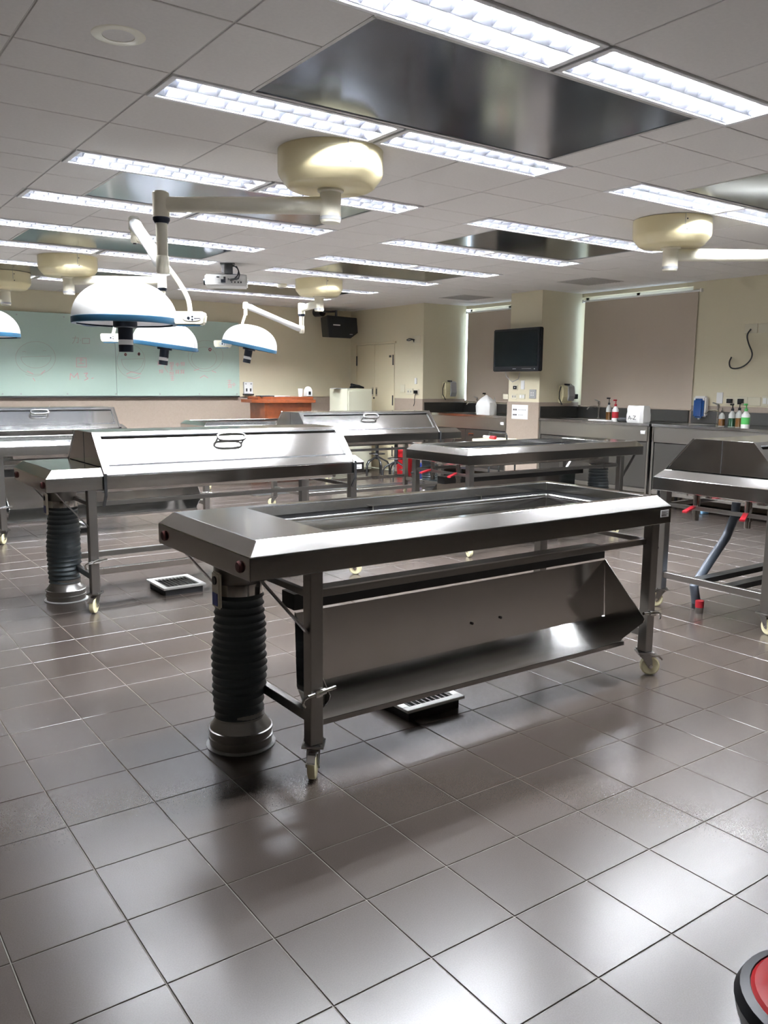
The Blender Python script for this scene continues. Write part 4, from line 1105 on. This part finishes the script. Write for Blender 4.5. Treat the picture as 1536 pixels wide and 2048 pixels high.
plate_x(XP, 1029, 793, .115, .075, 'cream blank plate on the pilaster beside the edge socket plate', inner='socket')
plate_x(XP, 1045, 793, .115, .075, 'cream double switch plate on the pilaster, beside the grey keypad', inner='switch')
plate_x(XP, 1066, 788, .13, .125, 'grey keypad plate on the pilaster under the television', m=GREYP, inner='panel')
plate_x(XP, 1031, 775, .105, .075, 'dark round-knob socket plate on the pilaster below the television', inner='dark')
plate_x(XP, 1046, 770, .07, .125, 'tall white plate on the pilaster below the television', m=WHITE)
plate_x(XR - .0, 1503, 657, .16, .11, 'cream cable outlet plate with a dangling cord, high on the wall', inner=None)
plate_x(XR, 1532, 656, .17, .11, 'cream blank plate high on the wall beside the cable outlet', inner=None)
plate_x(XR, 1440, 796, .085, .135, 'tall white switch plate beside the blue soap dispenser', m=WHITE)
plate_x(XR, 1462, 802, .15, .10, 'socket plate with black plug closest to the tall white switch plate', inner='plug')
plate_x(XR, 1484, 802, .15, .10, 'socket plate with black plug behind the green capped bottle', inner='plug')
plate_x(XR, 1509, 803, .16, .10, 'blank cream plate to the side of the two plugged sockets', inner=None)
plate_x(XR, 1535, 802, .13, .12, 'cream plate farthest from the soap dispenser in the low row', inner='switch')
plate_x(XD, 806, 777, .12, .13, 'cream square plate beside the double door', inner=None)
plate_x(XD, 820, 783, .18, .10, 'wide cream socket plate beside the double door', inner='socket')
plate_x(XD, 834, 784, .12, .09, 'socket plate with a black plug near the double door', inner='plug')
plate_x(XD, 834, 679, .20, .12, 'pale cable plate high above the door sockets', inner=None)
plate_x(XD, 832, 762, .06, .10, 'small white plate above the door sockets', m=WHITE)

def cord(name, label, pts, r_=.006, m=BLACKM, cat='cord'):
    c0 = pts[0]
    def ck(q):
        o = [q[0]]
        for a, b in zip(q[:-1], q[1:]): o += [a.lerp(b, .25), a.lerp(b, .75)]
        return o + [q[-1]]
    P_ = [Vector(p) for p in pts]
    for _ in range(3): P_ = ck(P_)
    o = MB().tube([p - c0 for p in P_], r_, 6).build(name, m, loc=c0); return tag(o, label, cat)
cord('dangling_cord', 'dark cord dangling in a hook from the high cable outlet', [on_x(x, y, XR - .035) for x, y in ((1502, 658), (1493, 670), (1497, 688), (1505, 705), (1503, 718), (1490, 732), (1472, 738), (1460, 736), (1458, 724), (1463, 714))], .0085)
cord('hanging_wire', 'black looped cord sticking out of the high plate near the door', [on_x(x, y, XD - .03) for x, y in ((829, 680), (820, 677), (812, 680), (818, 682), (826, 678), (828, 684))], .008)
cord('hanging_wire', 'thin black cord hanging from the plugged socket near the door', [on_x(x, y, XD - .045) for x, y in ((831, 786), (829, 796), (829, 806), (827, 812))], .006)

# handset units on the window bay returns
def handset(label, px0, px1, py0, py1, Y):
    a, b = on_y(px0, py0, Y), on_y(px1, py1, Y)
    r = thing('wall_handset', label, 'handset', ((a.x + b.x) / 2, Y, b.z), 0, 'wall handset units')
    w_ = (b.x - a.x) / 2; h_ = a.z - b.z
    poly = [(0, .02), (0, h_ - .01), (-.05, h_), (-.085, h_ - .03), (-.095, .09), (-.06, 0), (-.02, 0)]
    MB().prism(poly, 'x', -w_, w_ * .85).build('base', NYLON, r, bevel=.006)
    MB().prism([(-.086, h_ - .02), (-.060, h_ + .004), (-.102, h_ - .02), (-.118, .10), (-.094, .03), (-.082, .05)], 'x', -w_ * .15, w_ * .95).build('face', GREYP, r, bevel=.004)
    MB().tube([(-w_, -.05, h_ - .02), (-w_ - .03, -.05, h_ * .6), (-w_ - .03, -.05, h_ * .25), (-w_ * .8, -.06, -.02)], .008, 6).build('cord', BLACKM, r)
    MB().box((-w_ * .3, -.09, h_ - .005), (w_ * .2, -.03, h_ + .02)).build('cradle', BLACKM, r, bevel=.003)
    return r
handset('cream and dark wall handset on the return beside the wide blind', 1117, 1138, 770, 806, Y3 - .002)
handset('cream and dark wall handset on the return beside the double door wall', 885, 905, 763, 797, Y1 - .002)
q = on_y(1148, 793, Y3 - .02)
ad = thing('power_adapter', 'small black power adapter plugged in beside the wall handset', 'adapter', (q.x, Y3 - .001, q.z))
MB().box((-.045, -.06, -.035), (.045, 0, .035)).build('case', BLACKP, ad, bevel=.006)
MB().tube([(-.02, -.05, .03), (-.06, -.06, .10), (-.10, -.06, .16), (-.13, -.06, .18)], .004, 6).build('lead', BLACKM, ad)

# notice on the pilaster
a, b = on_x(1024, 809, XF - .014), on_x(1055, 839, XF - .014)
nt_ = thing('paper_notice', 'white printed notice taped to the lower pilaster', 'notice', (XF - .0125, (a.y + b.y) / 2, (a.z + b.z) / 2))
hw_, hh_ = abs(a.y - b.y) / 2, abs(a.z - b.z) / 2
MB().box((-.0015, -hw_, -hh_), (0, hw_, hh_)).build('sheet', PAPER, nt_)
for row, v in enumerate((.30, -.42)):
    for k in range(9 if row == 0 else 7):
        u = .78 - k * .17 - (.12 if k > 2 else 0); big = k < 3
        MB().box((-.0022, u * hw_ - (.060 if big else .045) * hw_, (v - (.11 if big else .055)) * hh_), (-.0015, u * hw_ + (.060 if big else .045) * hw_, (v + (.11 if big else .055)) * hh_)).build('print', INK if big else GREYP, nt_)

# ------------------------------------------------------------------ things on the counters
def bottle(label, px_, py0, py1, X, r_, body, cap, pump=True, stripe=None, fill=None):
    q = on_x(px_, py1, X); tp_ = on_x(px_, py0, X)
    h_ = max(.14, tp_.z - CZ)
    r = thing('bottle', label, 'bottle', (X, q.y, CZ))
    nb = h_ * .66
    bo_ = MB().lathe([(r_ * .92, 0), (r_, .008), (r_, nb * .78), (r_ * .55, nb * .95), (r_ * .35, nb), (r_ * .35, nb + .012), (.001, nb + .012)], 20).build('body', body, r)
    if fill: MB().lathe([(r_ * 1.004, .006), (r_ * 1.006, nb * .55), (r_ * 1.004, nb * .56)], 20, caps=False).build('liquid', fill, bo_)
    if stripe: MB().lathe([(r_ * 1.01, nb * .22), (r_ * 1.012, nb * .24), (r_ * 1.012, nb * .62), (r_ * 1.01, nb * .64)], 20, caps=False).build('label', stripe, bo_)
    MB().lathe([(r_ * .42, nb + .004), (r_ * .42, nb + .03), (r_ * .15, nb + .034), (r_ * .13, h_ - .02), (.001, h_ - .02)], 14).build('cap', cap, r)
    if pump:
        MB().box((-.045, -.009, h_ - .026), (.014, .009, h_ - .006)).build('pump_head', cap, r, bevel=.003)
    return r
bottle('clear pump bottle with black cap and dark liquid, beside the white and red bottle', 1217, 794, 833, XF + .22, .036, CLEARP, BLACKP, fill=AMBER)
bottle('white bottle with red cap and red label on the counter under the wide blind', 1230, 798, 838, XF + .18, .042, WHITE, REDV, stripe=REDV)
bottle('clear bottle with amber liquid beside the counter tap near the soap dispenser', 1443, 812, 848, XF + .24, .036, CLEARP, STEEL_B, pump=False, fill=AMBER)
bottle('pump bottle with dark green liquid, near the soap dispenser', 1463, 806, 850, XF + .22, .040, CLEARP, BLACKP, fill=DGREEN)
bottle('pump bottle with brown liquid, between dark green bottle and green capped bottle', 1477, 804, 850, XF + .20, .038, CLEARP, BLACKP, fill=AMBER)
bottle('white bottle with green cap and colourful label on the long counter', 1490, 806, 853, XF + .16, .046, WHITE, GREEN, stripe=GREEN)
bottle('dark capped bottle behind the white plastic bag in the far window bay', 969, 785, 815, XF + .35, .035, CLEARP, BLACKP)
bottle('pale bottle beside the white plastic bag in the far window bay', 989, 792, 815, XF + .42, .035, WHITE, GREYP, pump=False)

def tap(label, px_, py1, X):
    q = on_x(px_, py1, X)
    r = thing('sink_tap', label, 'tap', (X, q.y, CZ), 0, 'sink taps')
    MB().lathe([(.03, 0), (.03, .01), (.016, .02), (.014, .20), (.02, .205), (.02, .235), (.001, .24)], 16).build('column', STEEL_B, r)
    MB().tube([(0, 0, .16), (-.05, .02, .175), (-.14, .05, .165), (-.17, .06, .13)], .012, 8).build('spout', STEEL_B, r)
    MB().bar((0, 0, .238), (.02, .09, .26), .02, .012).build('lever', STEEL_D, r)
tap('chrome tap on the counter under the wide blind', 1197, 836, XF + .58)
tap('chrome tap on the long counter beside the amber bottle', 1435, 846, XF + .55)
tap('chrome tap in the far window bay beside the white bag', 954, 815, XF + .55)

def bag(name, label, px0, px1, py0, py1, X, peak, text=None):
    a, b = on_x(px0, py0, X), on_x(px1, py1, X)
    w_ = abs(a.y - b.y) / 2; h_ = a.z - CZ
    r = thing(name, label, 'bag', (X, (a.y + b.y) / 2, CZ))
    rr_ = random.Random(px0); rings = []
    for k, (z, sx, sy) in enumerate(((0, .9, .95), (.1, 1, 1), (.45, 1, 1.0), (.62, .92, .96), (.82, .55 if peak else .9, .6 if peak else .97), (1.0, .10 if peak else .75, .10 if peak else .93))):
        rg = []
        for j in range(20):
            t_ = 2 * PI * j / 20
            cx_, sy_ = math.cos(t_), math.sin(t_)
            sq = 1 / max(abs(cx_), abs(sy_)) ** (.7 if peak else 1.0)
            jit = 1 + rr_.uniform(-.05, .05) * (1 if peak else .4)
            rg.append(Vector((.10 * sx * cx_ * sq * jit, w_ * sy * sy_ * sq * jit * (.92 if peak else .80), h_ * z + rr_.uniform(-.006, .006) * (k > 0))))
        rings.append(rg)
    MB().rings(rings, True, True).build('body', BAGW, r)
    if text:
        M_ = Matrix.Translation((-.128, 0, h_ * .28)) @ Matrix.Rotation(-PI / 2, 4, 'Z') @ Matrix.Rotation(PI / 2, 4, 'X')
        text_mesh('lettering', text, .075, INK, r, M_)
    return r
bag('white_carton_bag', 'white printed bag standing on the counter under the wide blind', 1257, 1298, 811, 842, XF + .17, False, 'A-Z')
bag('white_plastic_bag', 'crumpled white plastic bag with a pointed top in the far window bay', 957, 988, 790, 826, XF + .22, True)
q = on_x(1244, 838, XF + .12)
cl = thing('black_gloves', 'black crumpled gloves lying beside the white printed bag', 'gloves', (XF + .16, q.y, CZ))
mb = MB(); mb.tube([(-.02, .09, .026), (0, .03, .032), (.02, -.03, .028), (.0, -.06, .014)], 0, 8, [.018, .028, .026, .010]); mb.build('glove', BLACKP, cl)
MB().tube([(.05, .08, .02), (.03, .02, .028), (.06, -.04, .02)], 0, 8, [.012, .026, .012]).build('glove', BLACKP, cl)
q = on_x(1212, 838, XF + .2)
ds = MB().box((-.07, -.16, 0), (.07, .16, .012)).build('soap_tray', WHITE, loc=(XF + .10, q.y, CZ), bevel=.004); tag(ds, 'flat white tray on the counter edge under the pump bottle', 'tray')

# blue soap dispenser on the wall
a, b = on_x(1391, 792, XR - .05), on_x(1413, 836, XR - .05)
sdp = thing('soap_dispenser', 'blue and white soap dispenser on the wall above the long counter', 'soap dispenser', (XR - .014, (a.y + b.y) / 2, b.z))
w_, h_ = abs(a.y - b.y) / 2, a.z - b.z
MB().box((-.085, -w_, .012), (0, w_, h_)).build('back_shell', WHITE, sdp, bevel=.02, seg=3)
MB().box((-.11, -w_ * .80, .0), (-.05, w_ * .80, h_ - .03)).build('blue_cover', SOAPB, sdp, bevel=.022, seg=3)
MB().cyl((-.07, 0, -.02), (-.07, 0, .02), .012, 10).build('nozzle', WHITE, sdp)

# ------------------------------------------------------------------ stools, buckets, cart in the background
def stool(label, x, y):
    r = thing('stool', label, 'stool', (x, y, 0), random.uniform(0, 1), 'black stools')
    MB().lathe([(.16, .58), (.175, .59), (.175, .62), (.16, .632), (.001, .634)], 24).build('seat', BLACKP, r)
    MB().cyl((0, 0, .24), (0, 0, .58), .028, 12).build('column', BLACKM, r)
    for k in range(5):
        a = 2 * PI * k / 5; c_, s_ = math.cos(a), math.sin(a)
        MB().tube([(.02 * c_, .02 * s_, .28), (.10 * c_, .10 * s_, .235), (.17 * c_, .17 * s_, .20), (.205 * c_, .205 * s_, .14), (.21 * c_, .21 * s_, .0)], .014, 8).build('leg', BLACKM, r)
    MB().tube([(.13 * math.cos(2 * PI * k / 24), .13 * math.sin(2 * PI * k / 24), .33) for k in range(25)], .008, 6).build('foot_ring', BLACKM, r)
p1 = on_z(768, 942, 0.02); p2 = on_z(838, 938, 0.02)
stool('black stool with arched legs under the hooded table, away from the red bucket', min(p1.x, 7.6), p1.y - .1)
stool('black stool with arched legs behind the hooded table, next to the red bucket', 7.35, 6.55)
def bucket(label, px_, py_, r_, h_, m):
    q = on_z(px_, py_, 0); x = min(q.x, XD - .25); 
    k = (x - CAM.x) / (q.x - CAM.x); y = CAM.y + (q.y - CAM.y) * k
    r = thing('bucket', label, 'bucket', (x, y, 0), 0, 'plastic buckets')
    MB().lathe([(r_ * .80, 0), (r_, h_), (r_ * 1.07, h_), (r_ * 1.07, h_ - .03), (r_ * .99, h_ - .03), (r_ * .96, h_ - .005), (r_ * .77, .01), (.001, .01)], 28).build('pail', m, r)
    MB().lathe([(r_ * 1.05, h_), (r_ * .9, h_ + .022), (.001, h_ + .028)], 28).build('lid', m, r)
bucket('red plastic bucket on the floor beyond the hooded table', 809, 946, .15, .42, RED)
bucket('blue plastic bucket on the floor behind the red valve table', 853, 945, .13, .22, BLUEP)

ct = on_x(990, 866, 7.15)
cart = thing('utility_cart', 'cart with black tube handle and cream top behind the open valve table', 'cart', (ct.x, ct.y, 0))
ch = ct.z - .055
MB().box((-.25, -.17, ch - .06), (.25, .17, ch - .02)).build('top_tray', NYLON, cart, bevel=.01)
MB().box((-.25, -.17, .28), (.25, .17, .31)).build('lower_tray', NYLON, cart, bevel=.008)
for sx in (-1, 1):
    for sy in (-1, 1):
        MB().cyl((sx * .23, sy * .15, .05), (sx * .23, sy * .15, ch - .04), .012, 8).build('leg', BLACKM, cart)
        MB().cyl((sx * .23, sy * .15 - .012, .03), (sx * .23, sy * .15 + .012, .03), .03, 14).build('wheel', BLACKM, cart)
MB().tube([(.05, .17, ch - .05), (.05, .17, ch + .03), (.05, .15, ch + .055), (.05, -.15, ch + .055), (.05, -.17, ch + .03), (.05, -.17, ch - .05)], .011, 8).build('handle', BLACKM, cart)
tbx = thing('tool_tube', 'red and white tube lying on the cart top', 'tube', (ct.x - .1, ct.y, ch - .019))
MB().cyl((0, .10, .022), (0, -.02, .022), .020, 12).build('white_end', WHITE, tbx); MB().cyl((0, -.02, .022), (0, -.12, .022), .022, 12).build('red_end', REDV, tbx)

# grey drain hose and red capped floor pipe under the hooded table by the sink counters
h0 = on_y(1396, 1186, -.70)
b0_ = Vector((h0.x, h0.y, 0))
hs_ = thing('drain_hose', 'grey drain hose hanging from the table underside to the floor', 'hose', b0_)
pl = [on_y(x, y, b0_.y) - b0_ for x, y in ((1478, 960), (1470, 1030), (1452, 1075), (1425, 1115), (1402, 1150), (1388, 1172), (1394, 1188))]
pl[-1].z = .03
MB().tube(pl, .030, 12).build('hose', HOSE, hs_)
MB().cyl(pl[-1] + Vector((0, 0, -.03)), pl[-1] + Vector((0, 0, .02)), .034, 12, .03).build('floor_end', BLACKM, hs_)
q = on_z(1398, 1226, 0)
rp = thing('floor_pipe', 'short floor pipe with red cap beside the table caster', 'pipe', (q.x, q.y, 0))
MB().cyl((0, 0, 0), (0, 0, .04), .026, 14).build('stub', STEEL_D, rp); MB().cyl((0, 0, .04), (0, 0, .085), .028, 14).build('red_cap', REDV, rp)
q = on_z(1414, 1026, 0)
sg = MB().box((-.07, -.05, 0), (.07, .05, .035)).build('sponge', mat('blue_sponge', (.10, .20, .30), .8), loc=(q.x - .1, q.y, 0), bevel=.008); tag(sg, 'small blue sponge on the floor under the long sink counter', 'sponge')

# black-rimmed red round seat at the edge of the picture
q = on_z(1662, 2015, .42)
rs = thing('red_stool', 'round red seat with a thick black rim, on the tiles nearest the viewer', 'stool', (q.x, q.y, 0))
rs['label'] = 'round red seat with a thick black rim, away from the tables'
MB().lathe([(.130, .37), (.150, .385), (.155, .41), (.146, .428), (.130, .432), (.124, .425), (.124, .37)], 40, caps=False).build('rim', BLACKP, rs)
MB().lathe([(.130, .428), (.122, .436), (.08, .430), (.060, .422), (.001, .420)], 40, caps=False).build('seat_pad', RED, rs)
MB().lathe([(.145, .37), (.001, .369)], 32, caps=False).build('seat_base', BLACKP, rs)
MB().cyl((0, 0, .06), (0, 0, .37), .03, 14).build('column', BLACKM, rs)
for k in range(5):
    a = 2 * PI * k / 5; MB().bar((0, 0, .07), (.2 * math.cos(a), .2 * math.sin(a), .04), .03, .02).cyl((.2 * math.cos(a), .2 * math.sin(a), 0), (.2 * math.cos(a), .2 * math.sin(a), .05), .022, 10).build('foot', BLACKM, rs)
